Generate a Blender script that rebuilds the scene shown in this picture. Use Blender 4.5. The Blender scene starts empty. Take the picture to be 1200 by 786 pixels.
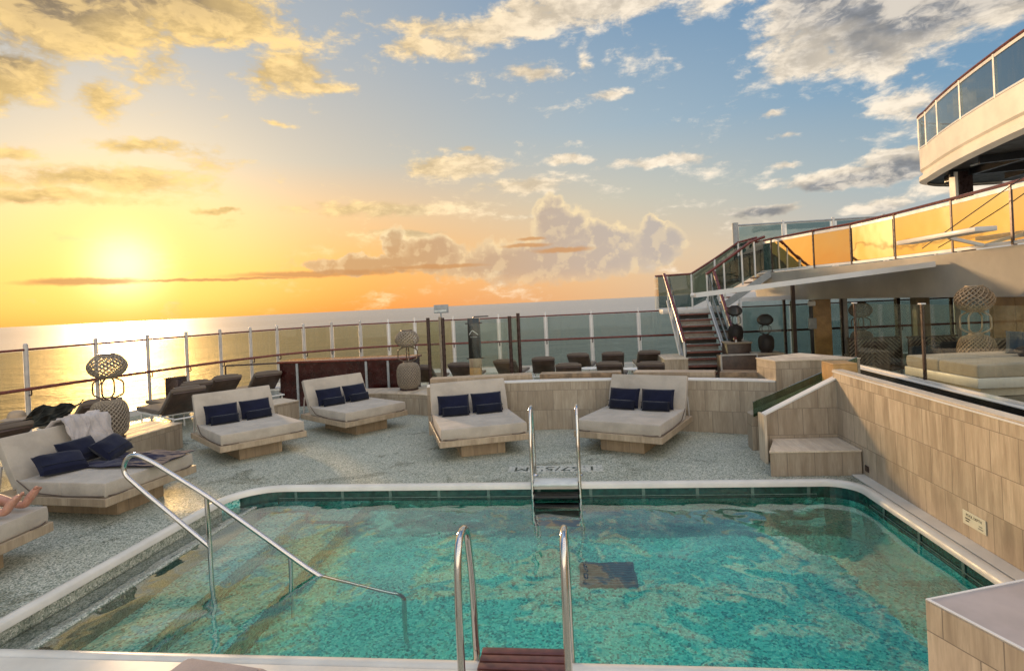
import bpy, bmesh, math, random
from mathutils import Vector, Matrix, noise
from mathutils.geometry import tessellate_polygon
random.seed(7)
R = math.radians
PI = math.pi
scene = bpy.context.scene
COL = scene.collection

# ------------------------------------------------------------------ materials
def new_mat(name):
    m = bpy.data.materials.new(name); m.use_nodes = True
    nt = m.node_tree
    for n in list(nt.nodes):
        nt.nodes.remove(n)
    return m, nt

class G:
    """tiny node graph helper"""
    def __init__(s, nt): s.nt = nt
    def n(s, t, **kw):
        x = s.nt.nodes.new(t)
        for k, v in kw.items(): setattr(x, k, v)
        return x
    def l(s, a, b): s.nt.links.new(a, b)
    def put(s, v, sock):
        if hasattr(v, 'is_output') or isinstance(v, bpy.types.NodeSocket): s.l(v, sock)
        elif isinstance(v, (tuple, list)) and len(v) == 3 and sock.type == 'RGBA': sock.default_value = (*v, 1)
        else: sock.default_value = v
    def math(s, op, a, b=None, c=None, clamp=False):
        x = s.n('ShaderNodeMath', operation=op); x.use_clamp = clamp
        s.put(a, x.inputs[0])
        if b is not None: s.put(b, x.inputs[1])
        if c is not None: s.put(c, x.inputs[2])
        return x.outputs[0]
    def vmath(s, op, a, b=None):
        x = s.n('ShaderNodeVectorMath', operation=op)
        s.put(a, x.inputs[0])
        if b is not None: s.put(b, x.inputs[1])
        return x.outputs['Value'] if op in ('DOT_PRODUCT', 'LENGTH', 'DISTANCE') else x.outputs[0]
    def scale(s, a, f):
        x = s.n('ShaderNodeVectorMath', operation='SCALE'); s.put(a, x.inputs[0]); s.put(f, x.inputs['Scale']); return x.outputs[0]
    def mix(s, f, a, b, blend='MIX'):
        x = s.n('ShaderNodeMix', data_type='RGBA', blend_type=blend)
        s.put(f, x.inputs[0]); s.put(a, x.inputs[6]); s.put(b, x.inputs[7]); return x.outputs[2]
    def ramp(s, f, stops, interp='LINEAR'):
        x = s.n('ShaderNodeValToRGB'); x.color_ramp.interpolation = interp
        els = x.color_ramp.elements
        while len(els) < len(stops): els.new(0.5)
        for e, (p, c) in zip(els, stops):
            e.position = p; e.color = (*c, 1) if len(c) == 3 else c
        s.put(f, x.inputs[0]); return x.outputs[0]
    def noise(s, vec, scale, detail=2, rough=.5, dist=0, out=0):
        x = s.n('ShaderNodeTexNoise'); s.put(vec, x.inputs['Vector'])
        x.inputs['Scale'].default_value = scale; x.inputs['Detail'].default_value = detail
        x.inputs['Roughness'].default_value = rough; x.inputs['Distortion'].default_value = dist
        return x.outputs[out]
    def mr(s, v, a, b, c=0, d=1, smooth=True):
        x = s.n('ShaderNodeMapRange'); x.interpolation_type = 'SMOOTHSTEP' if smooth else 'LINEAR'
        s.put(v, x.inputs[0])
        for i, q in zip((1, 2, 3, 4), (a, b, c, d)): s.put(q, x.inputs[i])
        return x.outputs[0]
    def bump(s, h, strength, dist):
        x = s.n('ShaderNodeBump'); x.inputs['Strength'].default_value = strength
        x.inputs['Distance'].default_value = dist; s.put(h, x.inputs['Height']); return x.outputs[0]
    def pos(s): return s.n('ShaderNodeNewGeometry').outputs['Position']
    def obj(s): return s.n('ShaderNodeTexCoord').outputs['Object']
    def out(s, surf=None, vol=None):
        o = s.n('ShaderNodeOutputMaterial')
        if surf is not None: s.l(surf, o.inputs[0])
        if vol is not None: s.l(vol, o.inputs[1])
    def pbr(s, col, rough=.5, metal=0, normal=None, spec=.5):
        p = s.n('ShaderNodeBsdfPrincipled')
        s.put(col, p.inputs['Base Color']); s.put(rough, p.inputs['Roughness']); s.put(metal, p.inputs['Metallic'])
        p.inputs['Specular IOR Level'].default_value = spec
        if normal is not None: s.l(normal, p.inputs['Normal'])
        return p.outputs[0]

def simple(name, col, rough=.5, metal=0, var=.12, nscale=6, bump=0, bscale=80, spec=.5):
    m, nt = new_mat(name); g = G(nt); o = g.obj()
    nz = g.noise(o, nscale, 4, .6)
    f = g.mr(nz, .3, .7)
    c = g.mix(f, tuple(x * (1 - var) for x in col), tuple(min(1, x * (1 + var)) for x in col))
    nrm = None
    if bump: nrm = g.bump(g.noise(o, bscale, 3, .6), bump, .004)
    rr = g.mr(g.noise(o, nscale * 2.3, 3), .3, .7, max(0, rough - .07), min(1, rough + .08))
    g.out(g.pbr(c, rr, metal, nrm, spec)); return m

def fabric(name, col, weave=420, bump=.35, fade=.14):
    m, nt = new_mat(name); g = G(nt); o = g.obj()
    w = g.noise(o, weave, 2, .7)
    big = g.noise(o, 3.2, 4, .6)
    c = g.mix(g.mr(big, .3, .7), tuple(x * (1 - fade) for x in col), tuple(x * (1 + fade * .6) for x in col))
    c = g.mix(g.mr(w, .25, .75), g.mix(1, c, (.72, .72, .72), 'MULTIPLY'), c)
    wr = g.noise(o, 7, 3, .55, .6)
    h = g.math('ADD', g.math('MULTIPLY', w, .12), g.math('MULTIPLY', wr, 1.0))
    p = g.n('ShaderNodeBsdfPrincipled'); g.put(c, p.inputs['Base Color']); p.inputs['Roughness'].default_value = .9
    p.inputs['Sheen Weight'].default_value = .15; p.inputs['Specular IOR Level'].default_value = .2
    g.l(g.bump(h, bump, .02), p.inputs['Normal'])
    g.out(p.outputs[0]); return m

def travertine(name, tint=(1, 1, 1), tw=.30, th=.33, joints=True, rough=.42):
    """vein-cut travertine cladding; u runs along the wall whatever way it faces"""
    m, nt = new_mat(name); g = G(nt)
    geo = g.n('ShaderNodeNewGeometry'); P = geo.outputs['Position']; N = geo.outputs['True Normal']
    sp = g.n('ShaderNodeSeparateXYZ'); g.l(P, sp.inputs[0]); sn = g.n('ShaderNodeSeparateXYZ'); g.l(N, sn.inputs[0])
    nz = g.math('ABSOLUTE', sn.outputs[2])
    u = g.math('SUBTRACT', g.math('MULTIPLY', sp.outputs[1], sn.outputs[0]), g.math('MULTIPLY', sp.outputs[0], sn.outputs[1]))
    u = g.math('ADD', u, g.math('MULTIPLY', nz, sp.outputs[0]))
    v = g.math('ADD', sp.outputs[2], g.math('MULTIPLY', nz, sp.outputs[1]))
    uv = g.n('ShaderNodeCombineXYZ'); g.l(u, uv.inputs[0]); g.l(v, uv.inputs[1])
    br = g.n('ShaderNodeTexBrick'); g.l(uv.outputs[0], br.inputs['Vector'])
    br.offset = .37; br.inputs['Scale'].default_value = 1; br.inputs['Brick Width'].default_value = tw
    br.inputs['Row Height'].default_value = th; br.inputs['Mortar Size'].default_value = .0032 if joints else 0
    br.inputs['Color1'].default_value = (0, 0, 0, 1); br.inputs['Color2'].default_value = (1, 1, 1, 1); br.inputs['Mortar'].default_value = (.5, .5, .5, 1)
    rnd = br.outputs['Color']
    # veins: vertical streaks, shifted per tile
    uu = g.math('ADD', g.math('MULTIPLY', u, 1), g.math('MULTIPLY', rnd, 7.3))
    vec = g.n('ShaderNodeCombineXYZ'); g.l(g.math('MULTIPLY', uu, 11), vec.inputs[0]); g.l(g.math('MULTIPLY', v, 1.3), vec.inputs[1]); g.l(g.math('MULTIPLY', rnd, 20), vec.inputs[2])
    s1 = g.noise(vec.outputs[0], 1.1, 5, .62, .5)
    vec2 = g.n('ShaderNodeCombineXYZ'); g.l(g.math('MULTIPLY', uu, 60), vec2.inputs[0]); g.l(g.math('MULTIPLY', v, 6), vec2.inputs[1])
    s2 = g.noise(vec2.outputs[0], 1.0, 4, .65)
    base = g.ramp(s1, [(.28, (.27 * tint[0], .19 * tint[1], .12 * tint[2])), (.44, (.43 * tint[0], .33 * tint[1], .22 * tint[2])),
                       (.56, (.54 * tint[0], .43 * tint[1], .30 * tint[2])), (.74, (.66 * tint[0], .55 * tint[1], .40 * tint[2]))])
    base = g.mix(g.mr(s2, .35, .7, 0, .5), base, (.27 * tint[0], .205 * tint[1], .14 * tint[2]))
    base = g.mix(.38, base, (.40 * tint[0], .325 * tint[1], .235 * tint[2]))
    base = g.mix(g.math('MULTIPLY', rnd, .6), base, g.mix(1, base, (.62, .60, .58), 'MULTIPLY'))
    pits = g.mr(g.noise(vec2.outputs[0], 2.6, 3, .7), .66, .74)
    base = g.mix(g.math('MULTIPLY', pits, .5), base, (.1, .07, .05))
    if joints: base = g.mix(g.math('MULTIPLY', br.outputs['Fac'], .75), base, (.13, .1, .075))
    h = g.math('SUBTRACT', g.math('MULTIPLY', s2, .3), g.math('ADD', br.outputs['Fac'], pits))
    g.out(g.pbr(base, g.mr(s1, .3, .7, rough - .1, rough + .15), 0, g.bump(h, .35, .003)))
    return m

def mosaic(name, cols, scale=60, rough=.35, grout=(.3, .3, .27), patch=.25, wet=0):
    m, nt = new_mat(name); g = G(nt); P = g.pos()
    P2 = g.vmath('ADD', P, g.scale(g.noise(P, scale * .8, 1, .5, 0, 1), .012))
    vo = g.n('ShaderNodeTexVoronoi'); g.l(P2, vo.inputs['Vector']); vo.inputs['Scale'].default_value = scale; vo.inputs['Randomness'].default_value = .8
    sp = g.n('ShaderNodeSeparateColor'); g.l(vo.outputs['Color'], sp.inputs[0])
    n = len(cols)
    c = g.ramp(sp.outputs[0], [(i / n, q) for i, q in enumerate(cols)], 'CONSTANT')
    ve = g.n('ShaderNodeTexVoronoi', feature='DISTANCE_TO_EDGE'); g.l(P2, ve.inputs['Vector']); ve.inputs['Scale'].default_value = scale; ve.inputs['Randomness'].default_value = .8
    e = g.mr(ve.outputs[0], .03, .1)
    c = g.mix(e, grout, c)
    big = g.noise(P, 1.1, 4, .6)
    c = g.mix(g.mr(big, .35, .7, 0, patch), c, g.mix(1, c, (.55, .6, .55), 'MULTIPLY'))
    rr = g.mr(sp.outputs[1], 0, 1, rough - .12, rough + .2)
    if wet:
        wn = g.noise(P, .9, 5, .62, .8); w2 = g.mr(wn, .54, .62)
        c = g.mix(g.math('MULTIPLY', w2, wet), c, g.mix(1, c, (.50, .53, .50), 'MULTIPLY'))
        rr = g.math('SUBTRACT', rr, g.math('MULTIPLY', w2, .22))
        st = g.mr(g.noise(P, 3.1, 5, .7), .56, .72, 0, .35); c = g.mix(st, c, (.20, .19, .15))
    g.out(g.pbr(c, rr, 0, g.bump(e, .3, .002)))
    return m

def glass(name, tint=(.8, .88, .84), refl=1.0, ior=1.45, rough=.02, metalcol=None):
    m, nt = new_mat(name); g = G(nt)
    t = g.n('ShaderNodeBsdfTransparent'); t.inputs[0].default_value = (*tint, 1)
    gl = g.n('ShaderNodeBsdfGlossy'); gl.inputs['Roughness'].default_value = rough
    gl.inputs[0].default_value = (*(metalcol or (1, 1, 1)), 1)
    ge = g.n('ShaderNodeNewGeometry'); f0 = ((ior - 1) / (ior + 1)) ** 2
    cs = g.math('ABSOLUTE', g.vmath('DOT_PRODUCT', ge.outputs['Incoming'], ge.outputs['Normal']))
    fr = g.math('ADD', f0, g.math('MULTIPLY', 1 - f0, g.math('POWER', g.math('SUBTRACT', 1, cs, clamp=True), 5)))
    f = g.math('MULTIPLY', fr, refl, clamp=True)
    # faint salt streaks
    P = g.pos(); mp = g.n('ShaderNodeMapping'); g.l(P, mp.inputs[0]); mp.inputs['Scale'].default_value = (6, 6, .7)
    d = g.mr(g.noise(mp.outputs[0], 2.2, 5, .65), .45, .8, 0, .06)
    dif = g.n('ShaderNodeBsdfDiffuse'); dif.inputs[0].default_value = (.55, .55, .5, 1)
    a = g.n('ShaderNodeMixShader'); g.l(f, a.inputs[0]); g.l(t.outputs[0], a.inputs[1]); g.l(gl.outputs[0], a.inputs[2])
    b = g.n('ShaderNodeMixShader'); g.l(d, b.inputs[0]); g.l(a.outputs[0], b.inputs[1]); g.l(dif.outputs[0], b.inputs[2])
    g.out(b.outputs[0]); return m

def amber_glass():
    m, nt = new_mat('reflective_tinted_glass'); g = G(nt); P = g.pos()
    nz = g.noise(P, 1.4, 2, .5)
    nb = g.bump(nz, .3, .02)
    gl = g.n('ShaderNodeBsdfGlossy'); gl.inputs['Roughness'].default_value = .04; gl.inputs[0].default_value = (.90, .80, .60, 1); g.l(nb, gl.inputs['Normal'])
    df = g.n('ShaderNodeBsdfTransparent'); df.inputs[0].default_value = (.25, .24, .2, 1)
    a = g.n('ShaderNodeMixShader'); a.inputs[0].default_value = .8; g.l(df.outputs[0], a.inputs[1]); g.l(gl.outputs[0], a.inputs[2])
    g.out(a.outputs[0]); return m

M = {}
M['trav'] = travertine('travertine_cladding', (.92, .93, .94))  # tint lowered to carry the shade on the back wall
M['trav_sunlit'] = travertine('travertine_cladding_sunlit', (1.2, 1.2, 1.2))  # same stone, sunlight put into a brighter tint
M['trav_slab'] = travertine('travertine_slab', (1.05, 1.0, .95), .9, .6, False)
M['trav_top'] = travertine('honed_stone_top', (1.5, 1.55, 1.6), 1.2, .8, False, .6)
M['plat'] = travertine('platform_laminate', (.95, .92, .87), 1.4, .5, False, .5)
M['plinth'] = travertine('plinth_laminate', (.88, .78, .66), .35, .4, True, .5)
M['deck'] = mosaic('pebble_mosaic', [(.50, .51, .40), (.27, .30, .23), (.62, .61, .49), (.11, .14, .10), (.44, .46, .36), (.70, .69, .57), (.17, .21, .155), (.37, .39, .30)], 78, .5, (.33, .33, .26), .25, .75)
M['deck_light'] = mosaic('pale_mosaic', [(.50, .50, .42), (.66, .64, .54), (.30, .33, .27), (.58, .57, .48)], 46, .4, (.5, .5, .44))
M['pool'] = mosaic('pool_mosaic', [(.14, .60, .52), (.40, .80, .68), (.03, .32, .29), (.24, .72, .62), (.66, .90, .76), (.05, .44, .40), (.32, .74, .64), (.01, .17, .16)], 48, .3, (.24, .56, .48), .15)
M['frieze'] = simple('dark_green_glass_tile', (.012, .055, .04), .12, 0, .4, 14)
M['frieze_div'] = simple('frieze_divider', (.10, .16, .13), .3)
M['coping'] = simple('cream_coping', (.66, .62, .53), .35, 0, .08, 3, .1)
def painted():
    m, nt = new_mat('cream_painted_steel'); g = G(nt); P = g.pos()
    mp = g.n('ShaderNodeMapping'); g.l(P, mp.inputs[0]); mp.inputs['Scale'].default_value = (5, 5, .55)
    st = g.mr(g.noise(mp.outputs[0], 1.6, 5, .7), .5, .78, 0, .5)
    c = g.mix(g.mr(g.noise(P, 1.1, 4, .6), .3, .7), (.74, .67, .55), (.85, .78, .66))
    c = g.mix(st, c, (.50, .40, .28))
    g.out(g.pbr(c, g.mr(g.noise(P, 2.3, 3), .3, .7, .35, .6), 0, g.bump(g.noise(P, .9, 3, .5), .5, .03))); return m
M['cream'] = painted()
M['white'] = simple('white_paint', (.74, .71, .65), .4, 0, .06, 2, .05)
M['cream'] = simple('cream_painted_steel', (.80, .73, .61), .45, 0, .09, 1.2, .06, 20)
M['grey_paint'] = simple('grey_paint', (.34, .35, .34), .4)
M['post'] = simple('weathered_rail_post', (.50, .46, .42), .35, .2)
M['rail_red'] = simple('varnished_mahogany_rail', (.15, .032, .02), .22, 0, .3, 9)
M['red_panel'] = simple('dark_red_lacquer', (.035, .006, .005), .22, 0, .4, 3)
M['dark_post'] = simple('dark_bronze', (.055, .032, .028), .3, .4)
M['steel'] = simple('polished_steel', (.62, .58, .53), .1, 1, .04, 4)
M['mattress'] = fabric('taupe_upholstery', (.52, .45, .36))
M['cushion_brown'] = fabric('brown_sun_cushion', (.17, .13, .095))
M['cushion_taupe'] = fabric('foreground_taupe_cushion', (.40, .32, .28))
M['navy'] = fabric('navy_cloth', (.007, .009, .028), 300, .3, .3)
M['navy_dark'] = fabric('navy_piping', (.006, .008, .02), 300, .3, .3)
M['towel'] = fabric('pale_towel', (.52, .46, .42), 160, .6)
M['blanket'] = fabric('indigo_blanket', (.012, .010, .038), 200, .5, .3)
M['strap'] = simple('brown_strap', (.10, .07, .05), .7)
M['wicker'] = simple('grey_rope', (.30, .245, .18), .7, 0, .25, 30)
M['wicker_lit'] = simple('warm_lit_rope', (.38, .285, .18), .7, 0, .25, 30)  # rope copy lightened, warm light on the terrace lantern painted in
M['wicker_black'] = simple('dark_brown_rope', (.045, .032, .025), .6, 0, .25, 30)
M['wicker_in'] = simple('dark_lantern_liner', (.13, .10, .075), .8)
M['lantern_frame'] = simple('bronze_frame', (.13, .09, .06), .35, .5)
M['lantern_frame_lit'] = simple('warm_lit_frame', (.42, .33, .22), .4, .2)  # frame copy lightened to look warmly lit as well
M['black'] = simple('black_void_panel', (.012, .012, .012), .35)
M['granite'] = simple('black_granite', (.02, .02, .018), .08, 0, .3, 12)
M['wood_gold'] = simple('golden_timber', (.44, .25, .085), .4, 0, .2, 5)
M['ledge_wood'] = simple('weathered_ledge_timber', (.24, .155, .085), .35, 0, .45, 7)
M['wood_dark'] = simple('dark_timber', (.08, .045, .03), .4, 0, .3, 6)
M['tread'] = simple('stair_tread_timber', (.20, .07, .045), .4, 0, .3, 8)
M['slat'] = simple('mahogany_slat', (.12, .038, .03), .35, 0, .3, 9)
M['sheet_glass'] = glass('clear_green_glass', (.93, .945, .90), .8)
M['rail_glass'] = glass('smoked_green_windscreen', (.78, .75, .60), .9)
M['rail_glass_teal'] = glass('teal_windscreen', (.64, .72, .71), .9)
M['dark_glass'] = glass('dark_stair_glass', (.30, .38, .38), 1.2)
M['green_glass'] = glass('green_ramp_glass', (.40, .52, .44), 1.6)
M['facade_glass'] = glass('dark_teal_window_glass', (.66, .74, .74), .7)
M['bluish_glass'] = glass('bluish_windscreen', (.45, .56, .60), 1.3)
M['amber'] = amber_glass()
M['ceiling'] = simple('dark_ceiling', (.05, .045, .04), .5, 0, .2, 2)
M['soffit'] = simple('cream_soffit', (.68, .60, .50), .5, 0, .12, .8)
M['awning'] = simple('grey_awning', (.42, .41, .40), .5)
M['blue_seat'] = fabric('slate_blue_upholstery', (.05, .075, .10))
M['sign_white'] = simple('sign_plate', (.72, .68, .5), .4, 0, .04)
M['ink'] = simple('dark_lettering', (.02, .018, .018), .5)
M['ink_grey'] = simple('grey_lettering', (.25, .25, .2), .5)
M['mark_white'] = simple('white_marking_tile', (.62, .63, .58), .4)
M['mark_dark'] = simple('dark_marking_tile', (.03, .05, .035), .4)
M['grate_dark'] = simple('grate_cover', (.06, .09, .10), .4)
M['straw'] = simple('straw_hat', (.36, .27, .18), .8)
M['red_cloth'] = fabric('red_cloth', (.22, .03, .02))
M['skin'] = None
def skin():
    m, nt = new_mat('sunned_skin'); g = G(nt); o = g.obj()
    c = g.mix(g.mr(g.noise(o, 14, 4, .6), .3, .7), (.38, .17, .11), (.50, .26, .18))
    p = g.n('ShaderNodeBsdfPrincipled'); g.put(c, p.inputs['Base Color']); p.inputs['Roughness'].default_value = .45
    p.inputs['Subsurface Weight'].default_value = .12; p.inputs['Subsurface Radius'].default_value = (.01, .004, .002)
    g.l(g.bump(g.noise(o, 60, 3), .15, .002), p.inputs['Normal']); g.out(p.outputs[0]); return m
M['skin'] = skin()

def pool_water():
    m, nt = new_mat('pool_water'); g = G(nt); P = g.pos()
    mp = g.n('ShaderNodeMapping'); g.l(P, mp.inputs[0]); mp.inputs['Scale'].default_value = (1, .75, 1); mp.inputs['Rotation'].default_value = (0, 0, R(25))
    v = mp.outputs[0]
    h1 = g.noise(v, 1.5, 1, .4, .4)
    h2 = g.noise(v, 4.6, 1, .4, .6)
    h3 = g.noise(v, 16, 2, .5, .4)
    h = g.math('ADD', g.math('MULTIPLY', h1, 1), g.math('ADD', g.math('MULTIPLY', h2, .15), g.math('MULTIPLY', h3, .006)))
    nb = g.bump(h, 1, .032)
    rf = g.n('ShaderNodeBsdfRefraction'); rf.inputs['IOR'].default_value = 1.33; rf.inputs['Roughness'].default_value = 0; rf.inputs[0].default_value = (1, 1, 1, 1); g.l(nb, rf.inputs['Normal'])
    gl = g.n('ShaderNodeBsdfGlossy'); gl.inputs['Roughness'].default_value = 0.01; g.l(nb, gl.inputs['Normal'])
    fr = g.n('ShaderNodeFresnel'); fr.inputs[0].default_value = 1.33; g.l(nb, fr.inputs['Normal'])
    front = g.math('SUBTRACT', 1, g.n('ShaderNodeNewGeometry').outputs['Backfacing'])
    fb = g.math('MULTIPLY', fr.outputs[0], g.math('ADD', 1, g.math('MULTIPLY', front, 1.5)), clamp=True)
    a = g.n('ShaderNodeMixShader'); g.l(fb, a.inputs[0]); g.l(rf.outputs[0], a.inputs[1]); g.l(gl.outputs[0], a.inputs[2])
    vo = g.n('ShaderNodeVolumeAbsorption'); vo.inputs[0].default_value = (.05, .92, .74, 1); vo.inputs[1].default_value = .54
    g.out(a.outputs[0], vo.outputs[0]); return m
M['water'] = pool_water()

def sea():
    m, nt = new_mat('sea_water'); g = G(nt); P = g.pos()
    mp = g.n('ShaderNodeMapping'); g.l(P, mp.inputs[0]); mp.inputs['Scale'].default_value = (1, .8, 1)
    h1 = g.noise(mp.outputs[0], .035, 3, .6, .3)
    h2 = g.noise(mp.outputs[0], .18, 4, .6, .3)
    h = g.math('ADD', g.math('MULTIPLY', h1, 2.2), g.math('MULTIPLY', h2, .9))
    nb = g.bump(g.math('ADD', h, g.math('MULTIPLY', g.noise(mp.outputs[0], .7, 3, .6), .35)), .38, 1.0)
    big = g.mr(g.noise(P, .0011, 4, .6, .5), .35, .65)
    df = g.n('ShaderNodeBsdfDiffuse'); g.l(g.mix(big, (.055, .085, .085), (.085, .12, .115)), df.inputs[0])
    gl = g.n('ShaderNodeBsdfGlossy'); g.l(g.mix(big, (.42,) * 3, (.50,) * 3), gl.inputs['Roughness']); gl.inputs[0].default_value = (.66, .62, .56, 1); g.l(nb, gl.inputs['Normal'])
    lw = g.n('ShaderNodeFresnel'); lw.inputs[0].default_value = 1.34; g.l(nb, lw.inputs['Normal'])
    mx = g.n('ShaderNodeMixShader'); g.l(g.math('MULTIPLY', lw.outputs[0], 1.1, clamp=True), mx.inputs[0]); g.l(df.outputs[0], mx.inputs[1]); g.l(gl.outputs[0], mx.inputs[2])
    g.out(mx.outputs[0]); return m
M['sea'] = sea()

# ------------------------------------------------------------------ mesh helpers
def finish(name, bm, mat, parent=None, loc=None, smooth=True, angle=32):
    me = bpy.data.meshes.new(name)
    bmesh.ops.recalc_face_normals(bm, faces=bm.faces)
    bm.to_mesh(me); bm.free()
    if smooth:
        for p in me.polygons: p.use_smooth = True
        me.set_sharp_from_angle(angle=R(angle))
    me.materials.append(M[mat] if isinstance(mat, str) else mat)
    o = bpy.data.objects.new(name, me); COL.objects.link(o)
    if parent is not None: o.parent = parent
    if loc is not None: o.location = loc
    return o

def box(bm, x0, x1, y0, y1, z0, z1, r=0, seg=2, M4=None):
    v = [bm.verts.new((x, y, z)) for x in (x0, x1) for y in (y0, y1) for z in (z0, z1)]
    fs = [(0, 1, 3, 2), (4, 6, 7, 5), (0, 4, 5, 1), (2, 3, 7, 6), (0, 2, 6, 4), (1, 5, 7, 3)]
    F = [bm.faces.new([v[i] for i in f]) for f in fs]
    if r:
        es = set(e for f in F for e in f.edges)
        res = bmesh.ops.bevel(bm, geom=list(es), offset=r, segments=seg, profile=.5, affect='EDGES')
        vs = set(v for v in v if v.is_valid) | set(q for q in res['verts'])
    else: vs = set(v)
    if M4 is not None: bmesh.ops.transform(bm, matrix=M4, verts=list(vs))
    return bm

def prism(bm, pts, z0, z1, r=0):
    a = [bm.verts.new((x, y, z0)) for x, y in pts]; b = [bm.verts.new((x, y, z1)) for x, y in pts]
    n = len(pts); F = []
    F.append(bm.faces.new(a[::-1])); F.append(bm.faces.new(b))
    for i in range(n): F.append(bm.faces.new((a[i], a[(i + 1) % n], b[(i + 1) % n], b[i])))
    if r:
        es = set(e for f in F for e in f.edges)
        bmesh.ops.bevel(bm, geom=list(es), offset=r, segments=2, profile=.5, affect='EDGES')
    return bm

def tube(bm, path, r, n=10, closed=False, cap=True):
    P = [Vector(p) for p in path]; N = len(P)
    rad = r if isinstance(r, (list, tuple)) else [r] * N
    T = []
    for i in range(N):
        if closed: t = P[(i + 1) % N] - P[i - 1]
        else: t = P[min(i + 1, N - 1)] - P[max(i - 1, 0)]
        T.append(t.normalized())
    up = Vector((0, 0, 1)) if abs(T[0].z) < .9 else Vector((1, 0, 0))
    x = T[0].cross(up).normalized(); rings = []
    for i in range(N):
        if i:
            q = T[i - 1].rotation_difference(T[i]); x = (q @ x).normalized()
        y = T[i].cross(x).normalized()
        rings.append([bm.verts.new(P[i] + (x * math.cos(2 * PI * k / n) + y * math.sin(2 * PI * k / n)) * rad[i]) for k in range(n)])
    rng = range(N) if closed else range(N - 1)
    for i in rng:
        a, b = rings[i], rings[(i + 1) % N]
        for k in range(n): bm.faces.new((a[k], a[(k + 1) % n], b[(k + 1) % n], b[k]))
    if cap and not closed:
        bm.faces.new(rings[0][::-1]); bm.faces.new(rings[-1])
    return bm

def rounded(path, rad=.1, seg=6):
    P = [Vector(p) for p in path]; out = [P[0]]
    for i in range(1, len(P) - 1):
        a, b, c = P[i - 1], P[i], P[i + 1]
        d1, d2 = (a - b), (c - b)
        rr = min(rad, d1.length * .49, d2.length * .49)
        s, e = b + d1.normalized() * rr, b + d2.normalized() * rr
        for k in range(seg + 1):
            t = k / seg; out.append(s * (1 - t) ** 2 + b * 2 * t * (1 - t) + e * t * t)
    out.append(P[-1]); return out

def lathe(bm, prof, n=28, c=(0, 0, 0), cap=True):
    rings = []
    for r, z in prof:
        rings.append([bm.verts.new((c[0] + r * math.cos(2 * PI * k / n), c[1] + r * math.sin(2 * PI * k / n), c[2] + z)) for k in range(n)])
    for a, b in zip(rings, rings[1:]):
        for k in range(n): bm.faces.new((a[k], a[(k + 1) % n], b[(k + 1) % n], b[k]))
    if cap: bm.faces.new(rings[0][::-1]); bm.faces.new(rings[-1])
    return bm

def wall_strip(bm, pts, zb, zt, th, side=1):
    """closed wall of thickness th along a polyline; zb/zt numbers or lists"""
    n = len(pts); P = [Vector((x, y, 0)) for x, y in pts]
    zb = zb if isinstance(zb, list) else [zb] * n; zt = zt if isinstance(zt, list) else [zt] * n
    L = []
    for i in range(n):
        t = (P[min(i + 1, n - 1)] - P[max(i - 1, 0)]).normalized()
        nrm = Vector((-t.y, t.x, 0)) * side
        a, b = P[i], P[i] + nrm * th
        L.append([bm.verts.new((a.x, a.y, zb[i])), bm.verts.new((a.x, a.y, zt[i])), bm.verts.new((b.x, b.y, zt[i])), bm.verts.new((b.x, b.y, zb[i]))])
    for a, b in zip(L, L[1:]):
        for k in range(4): bm.faces.new((a[k], b[k], b[(k + 1) % 4], a[(k + 1) % 4]))
    bm.faces.new(L[0][::-1]); bm.faces.new(L[-1]); return bm

def NB(): return bmesh.new()

def thing(name, label, cat, loc=(0, 0, 0), rz=0, group=None):
    o = bpy.data.objects.new(name, None); COL.objects.link(o); o.location = loc; o.rotation_euler = (0, 0, rz)
    o['label'] = label; o['category'] = cat
    if group: o['group'] = group
    return o
def tag(o, label, cat, group=None):
    o['label'] = label; o['category'] = cat
    if group: o['group'] = group
    return o
def struct(o): o['kind'] = 'structure'; return o
def copy_tree(o, parent=None):
    c = o.copy(); COL.objects.link(c); c.parent = parent
    for ch in list(o.children): copy_tree(ch, c)
    return c
def relabel(o, label, loc, rz=0, s=None):
    o['label'] = label; o.location = loc; o.rotation_euler = (0, 0, rz)
    if s: o.scale = s
    return o

def text_mesh(name, txt, size, mat, parent=None, matrix=None, ext=.001, align='CENTER'):
    cu = bpy.data.curves.new(name, 'FONT'); cu.body = txt; cu.size = size; cu.extrude = ext; cu.align_x = align; cu.align_y = 'CENTER'
    tmp = bpy.data.objects.new(name + '_source', cu); COL.objects.link(tmp)
    dg = bpy.context.evaluated_depsgraph_get(); me = bpy.data.meshes.new_from_object(tmp.evaluated_get(dg))
    bpy.data.objects.remove(tmp); me.name = name
    if matrix is not None: me.transform(matrix)
    me.materials.clear(); me.materials.append(M[mat])
    o = bpy.data.objects.new(name, me); COL.objects.link(o)
    if parent: o.parent = parent
    return o

# ------------------------------------------------------------------ pool, deck, sea
def rounded_rect(x0, x1, y0, y1, rr):
    """rr: radii for (x1,y0),(x1,y1),(x0,y1),(x0,y0), counter-clockwise"""
    out = []
    for (cx, cy, sx, sy), r, a0 in zip(((x1, y0, -1, 1), (x1, y1, -1, -1), (x0, y1, 1, -1), (x0, y0, 1, 1)), rr, (-90, 0, 90, 180)):
        ox, oy = cx + sx * r, cy + sy * r
        for k in range(9):
            a = R(a0 + k * 90 / 8); out.append((ox + r * math.cos(a), oy + r * math.sin(a)))
    return out
def offset(loop, d):
    n = len(loop); out = []
    for i in range(n):
        a, b, c = Vector(loop[i - 1]), Vector(loop[i]), Vector(loop[(i + 1) % n])
        t = ((b - a).normalized() + (c - b).normalized()).normalized(); out.append((b.x + t.y * d, b.y - t.x * d))
    return out
POOL = rounded_rect(-4.27, 2.90, 3.40, 6.79, (.15, .32, .55, .15))
WL = -.13; PB = -1.35

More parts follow.
